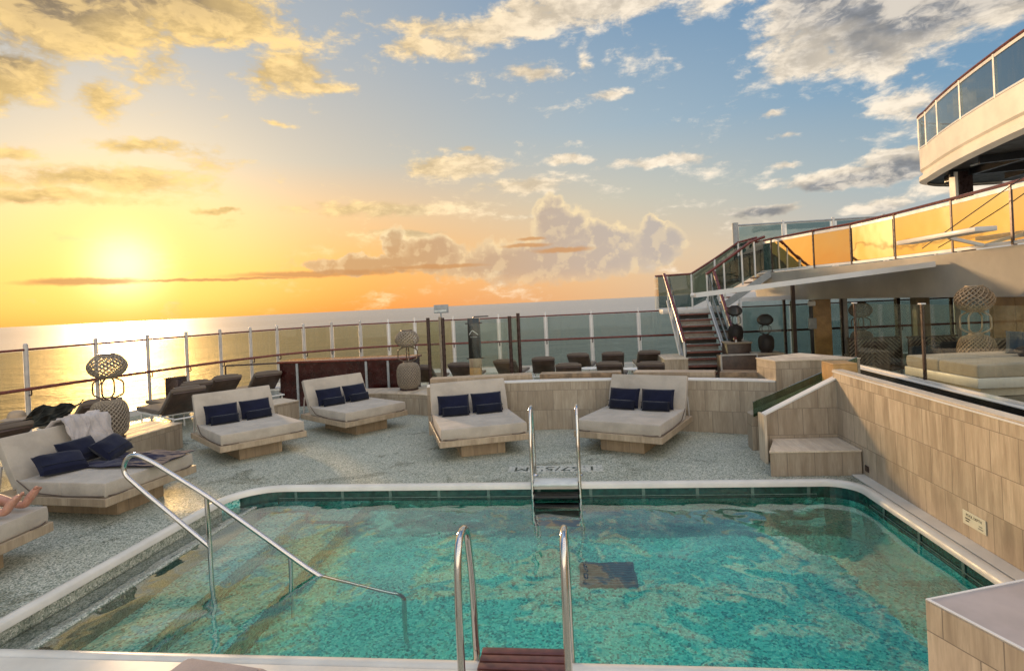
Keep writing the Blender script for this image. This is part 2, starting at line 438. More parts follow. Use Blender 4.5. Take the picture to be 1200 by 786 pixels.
RAIL = [(-10.9, 2.0), (-10.95, 4.5), (-10.9, 6.5), (-10.75, 8.4), (-10.55, 9.92), (-10.35, 11.31), (-10.1, 12.5), (-9.85, 13.5), (-9.6, 14.5), (-9.25, 15.35), (-8.9, 16.15), (-8.4, 16.8), (-7.75, 17.35), (-7.0, 17.8), (-6.15, 18.05), (-5.3, 18.12)]
RX = [-4.04, -2.58, -1.1, .31, 1.75, 3.2, 4.7, 6.2, 7.7, 9.2, 10.7, 12.2, 13.7]
RAIL += [(x, 18.1) for x in RX]
deck_outer = [(15, -6), (15, 18.45)] + [(x, y + .3) for x, y in RAIL[::-1]][:len(RX)]
deck_outer += [(x * 1.0 - .2, y + .25) for x, y in RAIL[:16][::-1]] + [(-11.1, -6)]

def holed(name, outer, inner, z, mat):
    bm = NB(); o3 = [Vector((x, y, z)) for x, y in outer]; i3 = [Vector((x, y, z)) for x, y in inner]
    tris = tessellate_polygon([o3, i3]); vs = [bm.verts.new(p) for p in o3 + i3]
    for t in tris: bm.faces.new([vs[i] for i in t])
    for f in bm.faces:
        f.normal_update()
        if f.normal.z < 0: f.normal_flip()
    me = bpy.data.meshes.new(name); bm.to_mesh(me); bm.free(); me.materials.append(M[mat])
    o = bpy.data.objects.new(name, me); COL.objects.link(o); return struct(o)
cop_out = offset(POOL, .07)
holed('pool_deck', deck_outer, cop_out, 0, 'deck')
# hull side under the deck edge
bm = NB(); wall_strip(bm, deck_outer[::-1], -9, -.004, .05, 1); struct(finish('ship_hull', bm, 'white', smooth=False))

# basin
bm = NB(); a = [bm.verts.new((x, y, -.004)) for x, y in POOL]; b = [bm.verts.new((x, y, PB)) for x, y in POOL]; n = len(POOL)
for i in range(n): bm.faces.new((a[i], b[i], b[(i + 1) % n], a[(i + 1) % n]))
bm.faces.new(b[::-1])
me = bpy.data.meshes.new('pool_basin'); bm.to_mesh(me); bm.free(); me.materials.append(M['pool'])
o = bpy.data.objects.new('pool_basin', me); COL.objects.link(o); struct(o)
# side ledge with raised lip, and the underwater entry steps
bm = NB()
box(bm, -4.268, -3.99, 3.42, 6.5, PB + .01, WL - .035); box(bm, -3.988, -3.93, 3.42, 6.5, PB + .01, WL + .012, .015)
box(bm, -4.267, -4.252, 3.42, 6.3, WL - .034, -.037)
struct(finish('pool_side_ledge', bm, 'deck'))
bm = NB(); box(bm, -4.36, 1.70, 2.95, 3.328, .004, .024, .004, 1); struct(finish('pool_edge_slab', bm, 'coping'))
bm = NB()
box(bm, -3.928, -3.45, 3.42, 6.75, PB + .012, -.62, .01); box(bm, -3.448, -2.95, 3.42, 6.75, PB + .012, -.98, .01)
struct(finish('pool_entry_steps', bm, 'pool'))
# coping
bm = NB(); prof = [(-.035, -.035), (-.03, .006), (-.012, .026), (.02, .032), (.05, .026), (.068, .010), (.07, -.02)]
rings = [[bm.verts.new((x, y, z)) for x, y in offset(POOL, d)] for d, z in prof]
for ra, rb in zip(rings, rings[1:]):
    for i in range(n): bm.faces.new((ra[i], rb[i], rb[(i + 1) % n], ra[(i + 1) % n]))
for i in range(n): bm.faces.new((rings[0][i], rings[0][(i + 1) % n], rings[-1][(i + 1) % n], rings[-1][i]))
struct(finish('pool_coping', bm, 'coping', angle=60))
# dark glass frieze band along far and right sides
fr_in = offset(POOL, -.012)
idx = list(range(2, 25))
bm = NB(); wall_strip(bm, [POOL[i] for i in range(0, 24)], WL - .10, -.036, .012, 1); struct(finish('pool_tile_band', bm, 'frieze', smooth=False))
bm = NB()
for k in range(12):
    x = -3.6 + k * .6
    if x < 2.6: box(bm, x, x + .035, 6.768, 6.776, WL - .08, -.04)
for k in range(6): box(bm, 2.878, 2.886, 3.7 + k * .6, 3.735 + k * .6, WL - .08, -.04)
box(bm, -3.8, 2.5, 6.765, 6.774, WL + .004, WL + .014); box(bm, 2.877, 2.884, 3.5, 6.4, WL + .004, WL + .014)
struct(finish('pool_tile_band_trim', bm, 'frieze_div', smooth=False))
# water: closed volume, surface at WL
bm = NB(); lp = offset(POOL, -.003)
a = [bm.verts.new((x, y, WL)) for x, y in lp]; b = [bm.verts.new((x, y, PB + .005)) for x, y in lp]
bm.faces.new(a); bm.faces.new(b[::-1])
for i in range(n): bm.faces.new((a[i], b[i], b[(i + 1) % n], a[(i + 1) % n]))
struct(finish('pool_water', bm, 'water', smooth=False))
# floor grate seen through the water
g0 = thing('pool_floor_grate', 'dark square suction grate on the pool floor under the water', 'grate', (.14, 5.95, PB + .002))
g0.scale = (.82, .72, 1)
bm = NB(); box(bm, -.33, .33, -.3, .3, .004, .06, .01); finish('cover', bm, 'grate_dark', g0)
bm = NB()
for k in range(9): box(bm, -.3, .3, -.27 + k * .065, -.25 + k * .065, .061, .07)
finish('slot', bm, 'black', g0)

# sea
bm = NB(); v = [bm.verts.new(p) for p in ((-60000, -60000, -22), (60000, -60000, -22), (60000, 60000, -22), (-60000, 60000, -22))]; bm.faces.new(v)
struct(finish('sea', bm, 'sea', smooth=False))

# depth mark in the deck, read from the pool
mk = thing('depth_marking', 'depth figures set in mosaic tiles in the deck behind the far ladder', 'marking', (-.42, 7.45, 0))
mx = Matrix.Rotation(PI, 4, 'Z')
bm = NB(); box(bm, -.60, .60, -.14, .14, .001, .003); finish('pale_background', bm, 'deck_light', mk, smooth=False)
text_mesh('figures', '1.67/5\'3M', .20, 'mark_dark', mk, Matrix.Translation((0, 0, .005)) @ mx @ Matrix.Diagonal((1.35, 1.25, 1, 1)), .001)

# ------------------------------------------------------------------ ladders and handrail
def ladder_rail(bm, x, y0, toward):
    # y0: pool edge; toward: +1 when the water lies at larger y
    s = toward
    path = rounded([(x, y0 - .33 * s, 0.0), (x, y0 - .33 * s, .62), (x, y0 - .27 * s, .885), (x, y0 - .05 * s, .885), (x, y0 + .06 * s, .5), (x, y0 + .09 * s, -.2), (x, y0 + .09 * s, -.95)], .14, 7)
    tube(bm, path, .021, 14)
def flange(bm, x, y): lathe(bm, [(.045, .002), (.045, .012), (.03, .02), (.024, .03)], 20, (x, y, 0))
nl = thing('pool_ladder', 'polished steel pool ladder with mahogany slats closest to the camera', 'ladder', (0, 0, 0))
for x in (-.72, -.15):
    bm = NB(); ladder_rail(bm, x, 3.36, 1); flange(bm, x, 3.03); finish('rail', bm, 'steel', nl)
st = bpy.data.objects.new('slatted_step', None)
bm = NB()
for k in range(6): box(bm, -.69, -.18, 3.06 + k * .075, 3.12 + k * .075, .035, .06, .006)
finish('slat_step', bm, 'slat', nl)
bpy.data.objects.remove(st)
bm = NB()
for z in (-.35, -.62, -.88): box(bm, -.70, -.17, 3.44, 3.54, z, z + .03, .008)
finish('tread', bm, 'steel', nl)
fl = thing('pool_ladder', 'steel pool ladder with dark treads at the far edge of the pool', 'ladder', (0, 0, 0))
for x in (-.655, -.105):
    bm = NB(); ladder_rail(bm, x, 6.83, -1); flange(bm, x, 7.16); finish('rail', bm, 'steel', fl)
bm = NB(); box(bm, -.635, -.125, 6.64, 6.88, .034, .058, .006); finish('top_step', bm, 'mark_white', fl)
bm = NB()
for z in (-.10, -.34, -.60, -.86): box(bm, -.635, -.125, 6.60, 6.76, z, z + .035, .006)
finish('tread', bm, 'black', fl)

hr = thing('pool_handrail', 'bent steel handrail running from the deck down into the shallow side', 'handrail', (0, 0, 0))
Y = 4.8
bm = NB(); tube(bm, rounded([(-3.37, Y, .115), (-4.02, Y, .64), (-4.20, Y, .80), (-4.10, Y, .97), (-3.90, Y, .885), (-3.38, Y, .57), (-2.44, Y, -.09), (-1.8, Y, -.45), (-1.62, Y, -.5), (-1.6, Y, -1.3)], .12, 7), .021, 14); finish('grab_rail', bm, 'steel', hr)
bm = NB(); tube(bm, [(-3.38, Y, .565), (-3.37, Y, .1), (-3.36, Y, -.97)], .02, 14); finish('post', bm, 'steel', hr)
bm = NB(); tube(bm, [(-2.62, Y, .03), (-2.62, Y, -1.0)], .018, 14); finish('post', bm, 'steel', hr)

# ------------------------------------------------------------------ cushions, daybeds
def pillow_bm(w, h, t, k=.04, seed=0):
    bm = NB(); nu, nv = 16, 12; rows = {}
    for sgn in (1, -1):
        for i in range(nu + 1):
            for j in range(nv + 1):
                u, v = -1 + 2 * i / nu, -1 + 2 * j / nv
                e = max(0, (1 - u ** 4)) ** .5 * max(0, (1 - v ** 4)) ** .5
                x = u * w / 2 * (1 - k * (1 - v * v)); z = v * h / 2 * (1 - k * (1 - u * u))
                ns = noise.noise(Vector((u * 2.2 + seed, v * 2.2, sgn * 3))) * .12
                y = sgn * t / 2 * e * (1 + ns)
                if sgn == -1 and (i in (0, nu) or j in (0, nv)): rows[(sgn, i, j)] = rows[(1, i, j)]
                else: rows[(sgn, i, j)] = bm.verts.new((x, y, z))
        for i in range(nu):
            for j in range(nv):
                f = [rows[(sgn, i, j)], rows[(sgn, i + 1, j)], rows[(sgn, i + 1, j + 1)], rows[(sgn, i, j + 1)]]
                if len(set(f)) == 4: bm.faces.new(f if sgn < 0 else f[::-1])
    return bm

def soft_box(x0, x1, y0, y1, z0, z1, r=.03, crown=.012, seed=0):
    bm = NB(); nx, ny = 14, 14
    box(bm, x0, x1, y0, y1, z0, z1)
    bmesh.ops.subdivide_edges(bm, edges=list(bm.edges), cuts=9, use_grid_fill=True)
    cx, cy = (x0 + x1) / 2, (y0 + y1) / 2
    for v in bm.verts:
        # superellipse rounding of edges
        dx = min(v.co.x - x0, x1 - v.co.x); dy = min(v.co.y - y0, y1 - v.co.y); dz = min(v.co.z - z0, z1 - v.co.z)
        nn = noise.noise(v.co * 4.5 + Vector((seed, 0, 0)))
        if v.co.z > z1 - 1e-4:
            q = max(0, 1 - ((v.co.x - cx) / (x1 - x0) * 2) ** 4) * max(0, 1 - ((v.co.y - cy) / (y1 - y0) * 2) ** 4)
            v.co.z += crown * q + nn * .004 * q
        elif v.co.z > z0 + 1e-4:
            v.co.x += (nn * .004 + .006 * (1 - abs((v.co.z - (z0 + z1) / 2) / (z1 - z0) * 2) ** 2) * (1 if v.co.x > cx else -1)) if dx < 1e-4 else 0
            v.co.y += (nn * .004 + .006 * (1 - abs((v.co.z - (z0 + z1) / 2) / (z1 - z0) * 2) ** 2) * (1 if v.co.y > cy else -1)) if dy < 1e-4 else 0
    es = [e for e in bm.edges if e.calc_face_angle(0) > R(60)]
    bmesh.ops.bevel(bm, geom=es, offset=r, segments=3, profile=.5, affect='EDGES')
    return bm

def make_daybed():
    t = thing('daybed', '', 'daybed', (0, 0, 0), 0, 'upholstered daybeds around the pool')
    bm = NB(); box(bm, -.32, .32, .2, 1.25, 0, .2, .004, 1); finish('base', bm, 'plinth', t)
    bm = NB(); box(bm, -.64, .64, 0, 1.55, .2, .29, .006, 1); finish('platform', bm, 'plat', t)
    finish('mattress', soft_box(-.61, .61, .03, .615, .292, .445, .009, .003, 1), 'mattress', t)
    finish('head_section', soft_box(-.61, .61, .622, 1.22, .292, .443, .009, .003, 3), 'mattress', t)
    mx = Matrix.Translation((0, 1.22, .36)) @ Matrix.Rotation(R(-24), 4, 'X')
    bm = soft_box(-.61, .61, -.02, .06, 0, .60, .010, 0, 5); bmesh.ops.transform(bm, matrix=mx, verts=bm.verts); finish('backrest', bm, 'mattress', t)
    bm = NB(); box(bm, -.58, .58, .066, .082, .05, .55); bmesh.ops.transform(bm, matrix=mx, verts=bm.verts); bk = finish('back_board', bm, 'plat', t)
    for s in (-1, 1):
        bm = NB(); tube(bm, [(s * .6, 1.5, .295), (s * .6, 1.44, .6)], .012, 8); finish('strut', bm, 'post', t)
        bm = NB(); tube(bm, rounded([(s * .625, 1.2, .46), (s * .628, 1.0, .33), (s * .628, .55, .30), (s * .628, .05, .31), (s * .5, -.005, .30), (s * .38, -.008, .305)], .05, 4), .006, 6); finish('strap', bm, 'strap', t)
    return t
BED = make_daybed()
def place_bed(o, L, Rr, label):
    L, Rr = Vector(L), Vector(Rr); c = (L + Rr) / 2; a = math.atan2(Rr.y - L.y, Rr.x - L.x)
    return relabel(o, label, (c.x, c.y, 0), a)
beds = {}
beds[5] = place_bed(BED, (-.21, 8.33), (1.01, 7.76), 'taupe daybed with two navy pillows against the tall stone wall, right of the far ladder')
for k, L, Rr, lab in ((4, (-1.97, 7.80), (-.84, 8.21), 'taupe daybed with two navy pillows just left of the far ladder'),
                      (3, (-3.96, 9.28), (-3.23, 10.28), 'taupe daybed in front of the dark red counter'),
                      (2, (-5.2, 7.77), (-4.4, 8.7), 'taupe daybed with navy pillows between low stone benches, second from the left'),
                      (1, (-5.06, 5.58), (-4.93, 6.82), 'taupe daybed strewn with towel, blanket and three navy pillows'),
                      (0, (-4.98, 3.70), (-5.06, 4.94), 'taupe daybed at the left edge of the photo carrying the bare legs')):
    beds[k] = place_bed(copy_tree(BED), L, Rr, lab)
def on_bed(k, p, rz=0, tilt=0, roll=0):
    b = beds[k]; B = Matrix.Translation(b.location) @ Matrix.Rotation(b.rotation_euler.z, 4, 'Z')
    return B @ Matrix.Translation(p) @ Matrix.Rotation(rz, 4, 'Z') @ Matrix.Rotation(tilt, 4, 'X') @ Matrix.Rotation(roll, 4, 'Y')
def set_m(o, m): o.location = m.translation; o.rotation_euler = m.to_euler()
P_BIG = finish('pillow', pillow_bm(.50, .31, .15), 'navy'); tag(P_BIG, '', 'pillow', 'navy pillows on the daybeds')
P_BIG.data.name = 'pillow'
bm = NB(); tube(bm, [(x, -.066 - .01 * (1 - (x / .25) ** 2), -.075) for x in [-.235 + .047 * i for i in range(11)]], .005, 6)
pip = finish('piping', bm, 'navy_dark', P_BIG)
P_SM = finish('bolster_cushion', pillow_bm(.42, .15, .13, .02, 4), 'navy_dark'); tag(P_SM, '', 'cushion', 'small dark bolster cushions on the daybeds')
names = {5: 'daybed against the tall wall right of the far ladder', 4: 'daybed left of the far ladder', 3: 'daybed by the dark red counter', 2: 'second daybed from the left'}
first = True
for k in (5, 4, 3, 2):
    for s, w in ((-1, 'left'), (1, 'right')):
        p = P_BIG if first else copy_tree(P_BIG); q = P_SM if first else copy_tree(P_SM); first = False
        set_m(p, on_bed(k, (s * .265 - .02, 1.10, .60), s * R(3), R(-24))); p['label'] = f'{w} navy pillow leaning on the {names[k]}'
        set_m(q, on_bed(k, (s * .265 - .01, .965, .515), s * R(4), R(-14))); q['label'] = f'{w} bolster cushion on the {names[k]}'
for p3, rz, tl, rl, lab in (((-.28, 1.0, .56), R(-12), R(-55), R(6), 'navy pillow lying flat at the front of the strewn daybed'),
                            ((.02, 1.10, .62), R(4), R(-30), R(0), 'navy pillow leaning upright behind on the strewn daybed'),
                            ((.30, .92, .60), R(8), R(-48), R(-10), 'navy pillow under the pale towel on the strewn daybed')):
    p = copy_tree(P_BIG); set_m(p, on_bed(1, p3, rz, tl, rl)); p['label'] = lab

def lerp(a, b, t): return a + (b - a) * t
def cloth(name, w, d, hfun, mat, label, cat, m, thick=.008, nx=60, ny=50, outline=None):
    bm = NB(); g = {}
    for s in (0, 1):
        for i in range(nx + 1):
            for j in range(ny + 1):
                u, v = i / nx, j / ny; x, y = (u - .5) * w, (v - .5) * d
                if outline: x, y = outline(u, v, x, y)
                g[s, i, j] = bm.verts.new((x, y, hfun(x, y) + (thick if s else 0)))
    for i in range(nx):
        for j in range(ny):
            for s in (0, 1):
                f = [g[s, i, j], g[s, i + 1, j], g[s, i + 1, j + 1], g[s, i, j + 1]]; bm.faces.new(f if s else f[::-1])
    for i in range(nx):
        for j in (0, ny): bm.faces.new((g[0, i, j], g[0, i + 1, j], g[1, i + 1, j], g[1, i, j]))
    for j in range(ny):
        for i in (0, nx): bm.faces.new((g[0, i, j], g[0, i, j + 1], g[1, i, j + 1], g[1, i, j]))
    o = finish(name, bm, mat, angle=80); set_m(o, m); tag(o, label, cat); return o
def wob(u, v, x, y):
    k = noise.noise(Vector((u * 3, v * 3, 1))) * .07; k2 = noise.noise(Vector((u * 3, v * 3, 7))) * .07
    return x + k, y + k2
def ridged(x, y, s, seed, a=.7):
    r = 0
    for k in range(3):
        f = s * 1.9 ** k
        r += (1 - abs(noise.noise(Vector((x * f, y * f * .6, seed + k)))) * 2.4) * .5 ** k
    return max(0, r)
cloth('navy_blanket', .72, 1.05, lambda x, y: .012 + .03 * ridged(x, y, 3.2, 2) * (1 - abs(x) / .5) ** .5 * max(0.1, 1 - (abs(y) / .6) ** 3), 'blanket', 'crumpled indigo blanket spread on the strewn daybed', 'blanket', on_bed(1, (.24, .50, .448), R(6)), outline=wob)
bm = NB(); NX, NS_ = 46, 46; gg = {}
pathT = [(1.60, .70), (1.545, .84), (1.50, .935), (1.43, .95), (1.37, .90), (1.30, .74), (1.24, .60), (1.15, .53)]
for sd in (0, 1):
    for i in range(NX + 1):
        for j in range(NS_ + 1):
            u, v = i / NX, j / NS_; k = v * (len(pathT) - 1); q = min(int(k), len(pathT) - 2); f = k - q
            y_, z_ = lerp(pathT[q][0], pathT[q + 1][0], f), lerp(pathT[q][1], pathT[q + 1][1], f)
            x_ = .02 + .60 * u + noise.noise(Vector((u * 3, v * 4, 2))) * .09
            hgt = .012 + .05 * ridged(u * .6, v * .55, 5.5, 3) + .012 * sd
            gg[sd, i, j] = bm.verts.new((x_, y_ - hgt * .8 * (1 if v > .3 else -.2), z_ + hgt * .8))
for i in range(NX):
    for j in range(NS_):
        for sd in (0, 1): bm.faces.new([gg[sd, i, j], gg[sd, i + 1, j], gg[sd, i + 1, j + 1], gg[sd, i, j + 1]])
for i in range(NX):
    for j in (0, NS_): bm.faces.new((gg[0, i, j], gg[0, i + 1, j], gg[1, i + 1, j], gg[1, i, j]))
for j in range(NS_):
    for i in (0, NX): bm.faces.new((gg[0, i, j], gg[0, i, j + 1], gg[1, i, j + 1], gg[1, i, j]))
tw = finish('towel', bm, 'towel', angle=80); set_m(tw, on_bed(1, (0, 0, 0))); tag(tw, 'pale crumpled towel heaped over the backrest of the strewn daybed', 'towel')
sg = thing('sunglasses', 'small sunglasses lying on the indigo blanket', 'glasses', on_bed(1, (.16, .52, .50)).translation, R(40))
for s in (-1, 1):
    bm = NB(); lathe(bm, [(.025, 0), (.028, .004), (.02, .007)], 14, (s * .034, 0, 0)); finish('lens', bm, 'granite', sg)
bm = NB(); tube(bm, [(-.012, 0, .006), (0, .004, .01), (.012, 0, .006)], .003, 6); tube(bm, [(-.064, 0, .005), (-.068, .06, .012), (-.06, .12, .004)], .003, 6); tube(bm, [(.064, 0, .005), (.068, .06, .012), (.06, .12, .004)], .003, 6); finish('frame', bm, 'steel', sg)

# ------------------------------------------------------------------ stone walls and benches
def stone(name, label, cat, pts, z0, z1, mat='trav', cap=.02, capmat='trav_top', over=.012):
    t = thing(name, label, cat, (pts[0][0], pts[0][1], z0))
    off = Vector((-pts[0][0], -pts[0][1]))
    rel = [(x + off.x, y + off.y) for x, y in pts]
    bm = NB(); prism(bm, rel, 0, z1 - z0 - cap); finish('cladding', bm, mat, t, smooth=False)
    area = sum(rel[i - 1][0] * rel[i][1] - rel[i][0] * rel[i - 1][1] for i in range(len(rel)))
    r2 = rel if area > 0 else rel[::-1]
    bm = NB(); prism(bm, offset(r2, over), z1 - z0 - cap + .001, z1 - z0, .003); finish('top_slab', bm, capmat, t, smooth=False)
    return t
stone('stone_bench', 'low stone bench carrying the rope lantern at the left', 'bench', [(-6.78, 7.28), (-6.70, 8.98), (-7.5, 9.15), (-7.62, 7.25)], 0, .42, 'trav')
stone('stone_bench', 'low stone bench between the two daybeds left of the red counter', 'bench', [(-6.35, 10.2), (-5.78, 11.22), (-6.35, 11.6), (-6.95, 10.6)], 0, .38, 'trav')
stone('stone_bench', 'low stone bench under the rope lantern beside the red counter', 'bench', [(-4.9, 11.55), (-4.2, 11.62), (-3.3, 11.32), (-2.95, 11.1), (-2.75, 11.9), (-3.3, 12.3), (-4.9, 12.35)], 0, .42, 'trav')

def strip_wall(name, label, cat, pts, zb, zt, th, mat='trav', trim=True):
    t = thing(name, label, cat, (0, 0, 0))
    bm = NB(); wall_strip(bm, pts, zb, zt, th, 1); finish('cladding', bm, mat, t, smooth=False)
    if trim:
        zt2 = zt if isinstance(zt, list) else [zt] * len(pts)
        off = [(p[0], p[1]) for p in pts]
        bm = NB(); wall_strip(bm, off, [z + .001 for z in zt2], [z + .022 for z in zt2], th, 1); finish('coping_strip', bm, 'white', t, smooth=False)
    return t
BW = [(-2.62, 9.5), (-1.9, 9.66), (-1.24, 9.72), (-.38, 9.74), (.6, 9.63), (1.3, 9.48), (1.9, 9.30), (2.4, 9.12), (2.80, 8.95)]
strip_wall('stone_wall', 'curved travertine wall behind the two daybeds beside the far ladder', 'wall', BW, 0, .80, .2)
def seg(a, b, off, th):
    a, b = Vector(a), Vector(b); t = (b - a).normalized(); nn = Vector((-t.y, t.x)); return [tuple(a + nn * off), tuple(b + nn * off), tuple(b + nn * (off + th)), tuple(a + nn * (off + th))]
for a, b, mt, lab in (((-2.62, 9.55), (-.85, 9.78), 'trav_slab', 'pale stone ledge above the daybed left of the far ladder'),
                      ((-.78, 9.76), (.62, 9.68), 'wood_gold', 'polished timber ledge behind the wall between the two daybeds'),
                      ((.75, 9.64), (2.0, 9.30), 'trav_slab', 'pale stone ledge above the daybed right of the far ladder'),
                      ((2.05, 9.28), (2.80, 9.02), 'wood_gold', 'short polished timber ledge beside the high stone block')):
    stone('bench_ledge', lab, 'ledge', seg(a, b, .32, .3), 0, .89, 'plinth' if mt == 'wood_gold' else 'trav_slab', .07, 'ledge_wood' if mt == 'wood_gold' else mt, .0)
stone('stone_block', 'high stone block with pale top at the right end of the curved wall', 'block', [(2.81, 8.93), (3.98, 8.93), (3.5, 9.9), (2.68, 9.42)], 0, 1.12, 'trav')
# step bench, sloped wall, end slab
stone('step_bench', 'low stone step bench in the far right corner of the pool', 'bench', [(2.10, 7.02), (3.095, 7.02), (3.095, 7.62), (2.32, 7.62), (2.30, 7.5)], 0, .29, 'trav')
t = thing('sloped_stone_wall', 'stone wall with sloping white trimmed top above the step bench', 'wall', (2.2, 7.64, 0))
def slope_prism(name, x0, x1, y0, y1, z0a, z0b, z1a, z1b, mat, parent):
    bm = NB(); v = [bm.verts.new(p) for p in ((x0, y0, z0a), (x1, y0, z0b), (x1, y1, z0b), (x0, y1, z0a), (x0, y0, z1a), (x1, y0, z1b), (x1, y1, z1b), (x0, y1, z1a))]
    for f in ((0, 3, 2, 1), (4, 5, 6, 7), (0, 1, 5, 4), (1, 2, 6, 5), (2, 3, 7, 6), (3, 0, 4, 7)): bm.faces.new([v[i] for i in f])
    return finish(name, bm, mat, parent, smooth=False)
slope_prism('cladding', .04, 1.04, 0, .12, 0, 0, .575, 1.07, 'trav', t)
slope_prism('coping_strip', .04, 1.04, -.006, .126, .576, 1.071, .596, 1.091, 'white', t)
bm = NB(); box(bm, .0, .036, -.10, .14, 0, .60, .003, 1); finish('end_slab', bm, 'trav_top', t)
t = thing('sloped_glass_panel', 'sloping green glass panel rising behind the step bench wall', 'glass panel', (2.25, 8.15, 0))
slope_prism('glass_sheet', 0, 1.35, 0, .02, .46, 1.03, .66, 1.22, 'green_glass', t)
slope_prism('ramp_wall', -.02, 1.37, .03, .25, 0, 0, .48, 1.05, 'trav', t)
stone('timber_block', 'small golden timber block at the top of the sloping wall', 'block', [(3.13, 7.75), (3.42, 7.75), (3.42, 8.1), (3.13, 8.1)], .7, 1.19, 'wood_gold', .02, 'wood_gold', 0)
# long right wall along the pool
t = thing('pool_side_wall', 'long sunlit travertine wall along the right side of the pool', 'wall', (3.11, 0, 0))
bm = NB(); box(bm, 0, .17, 1.0, 7.72, 0, 1.09); finish('cladding', bm, 'trav_sunlit', t, smooth=False)
bm = NB(); box(bm, -.008, .178, .992, 7.728, 1.091, 1.108, .004, 1); finish('cap', bm, 'white', t)
bm = NB(); box(bm, -.002, .12, .99, 7.73, 1.1085, 1.125, .004, 1); finish('cap_stone', bm, 'trav_top', t)
bm = NB(); box(bm, -.135, -.001, 3.1, 7.0, .004, .022, .003, 1); finish('foot_strip', bm, 'coping', t)
bm = NB(); box(bm, -.009, -.001, 6.88, 6.96, .07, .14, .003, 1); o = finish('wall_light', bm, 'dark_post'); o.location = (3.109, 0, 0); tag(o, 'small dark square light low on the pool side wall beside the step bench', 'wall light')
sp = thing('wall_sign', 'small cream sign plate low on the pool side wall', 'sign', (3.107, 5.13, .19))
bm = NB(); box(bm, -.006, 0, -.14, .14, -.058, .058, .002, 1); finish('plate', bm, 'sign_white', sp)
def on_plate(y, z): return Matrix.Translation((-.0065, y, z)) @ Matrix(((0, 0, -1, 0), (-1, 0, 0, 0), (0, 1, 0, 0), (0, 0, 0, 1)))
text_mesh('heading', 'POOL DEPTH', .032, 'ink', sp, on_plate(0, .026), .0006)
for i, (y0, y1, z, mt) in enumerate(((.045, .105, -.002, 'ink'), (.06, .10, -.022, 'ink'), (-.06, -.10, -.012, 'ink_grey'), (-.05, -.11, -.032, 'ink_grey'))):
    bm = NB(); box(bm, -.0075, -.0062, min(y0, y1), max(y0, y1), z - .005, z + .004); finish('small_print', bm, mt, sp)

# near right block, turned 20 degrees
c, s_ = math.cos(R(20)), math.sin(R(20)); C0 = Vector((1.73, 3.28))
def bp(a, b): return (C0.x + a * c + b * s_, C0.y + a * s_ - b * c)
t = stone('stone_block', 'stone block with slate top in the near right corner', 'block', [bp(0, 0), bp(0, 2.6), bp(1.9, 2.6), bp(1.32, 0)], .0, .49, 'trav_sunlit', .004, 'cushion_taupe', .0)
for ch in t.children:
    if ch.name.startswith('top_slab'): ch.data.materials.clear(); ch.data.materials.append(simple('slate_top', (.42, .36, .33), .35, 0, .12, 2.5))
bm = NB(); pts = [bp(0, 2.6), bp(0, 0), bp(1.32, 0)]; wall_strip(bm, [(p[0] - 1.73, p[1] - 3.28) for p in pts], .482, .494, .02, -1)
finish('edge_trim', bm, 'white', t, smooth=False)

# near deck cushion poking into the frame
o = finish('seat_cushion', soft_box(-.25, .25, -.25, .25, -.5, 0, .05, .02, 2), 'cushion_taupe'); o.location = (-1.77, 2.33, .525); o.rotation_euler = (0, 0, R(-9))
tag(o, 'taupe cushion corner rising at the near edge of the pool', 'cushion')

# ------------------------------------------------------------------ rope lanterns
def basket(bm, prof, strands, turns, r=.0085, samples=22):
    def at(t):
        k = t * (len(prof) - 1); i = min(int(k), len(prof) - 2); f = k - i
        return prof[i][0] * (1 - f) + prof[i + 1][0] * f, prof[i][1] * (1 - f) + prof[i + 1][1] * f
    for sgn in (1, -1):
        for q in range(strands):
            pts = []
            for k in range(samples + 1):
                t = k / samples; rr, z = at(t); a = 2 * PI * q / strands + sgn * turns * 2 * PI * t; rr += sgn * .004
                pts.append((rr * math.cos(a), rr * math.sin(a), z))
            tube(bm, pts, r, 4, cap=False)
    for rr, z in (prof[0], prof[-1]): tube(bm, [(rr * math.cos(2 * PI * k / 28), rr * math.sin(2 * PI * k / 28), z) for k in range(28)], r * 1.5, 6, closed=True)
def lathe_prof(pts, n=10):
    out = []
    for (a, b) in zip(pts, pts[1:]):
        for k in range(n): t = k / n; out.append((a[0] + (b[0] - a[0]) * t, a[1] + (b[1] - a[1]) * t))
    return out + [pts[-1]]
def smooth_prof(pts):
    P = [Vector((r, z, 0)) for r, z in pts]; o = []
    for i in range(len(P) - 1):
        p0, p1, p2, p3 = P[max(i - 1, 0)], P[i], P[i + 1], P[min(i + 2, len(P) - 1)]
        for k in range(5):
            t = k / 5; q = .5 * ((2 * p1) + (-p0 + p2) * t + (2 * p0 - 5 * p1 + 4 * p2 - p3) * t * t + (-p0 + 3 * p1 - 3 * p2 + p3) * t ** 3); o.append((q.x, q.y))
    return o + [pts[-1]]
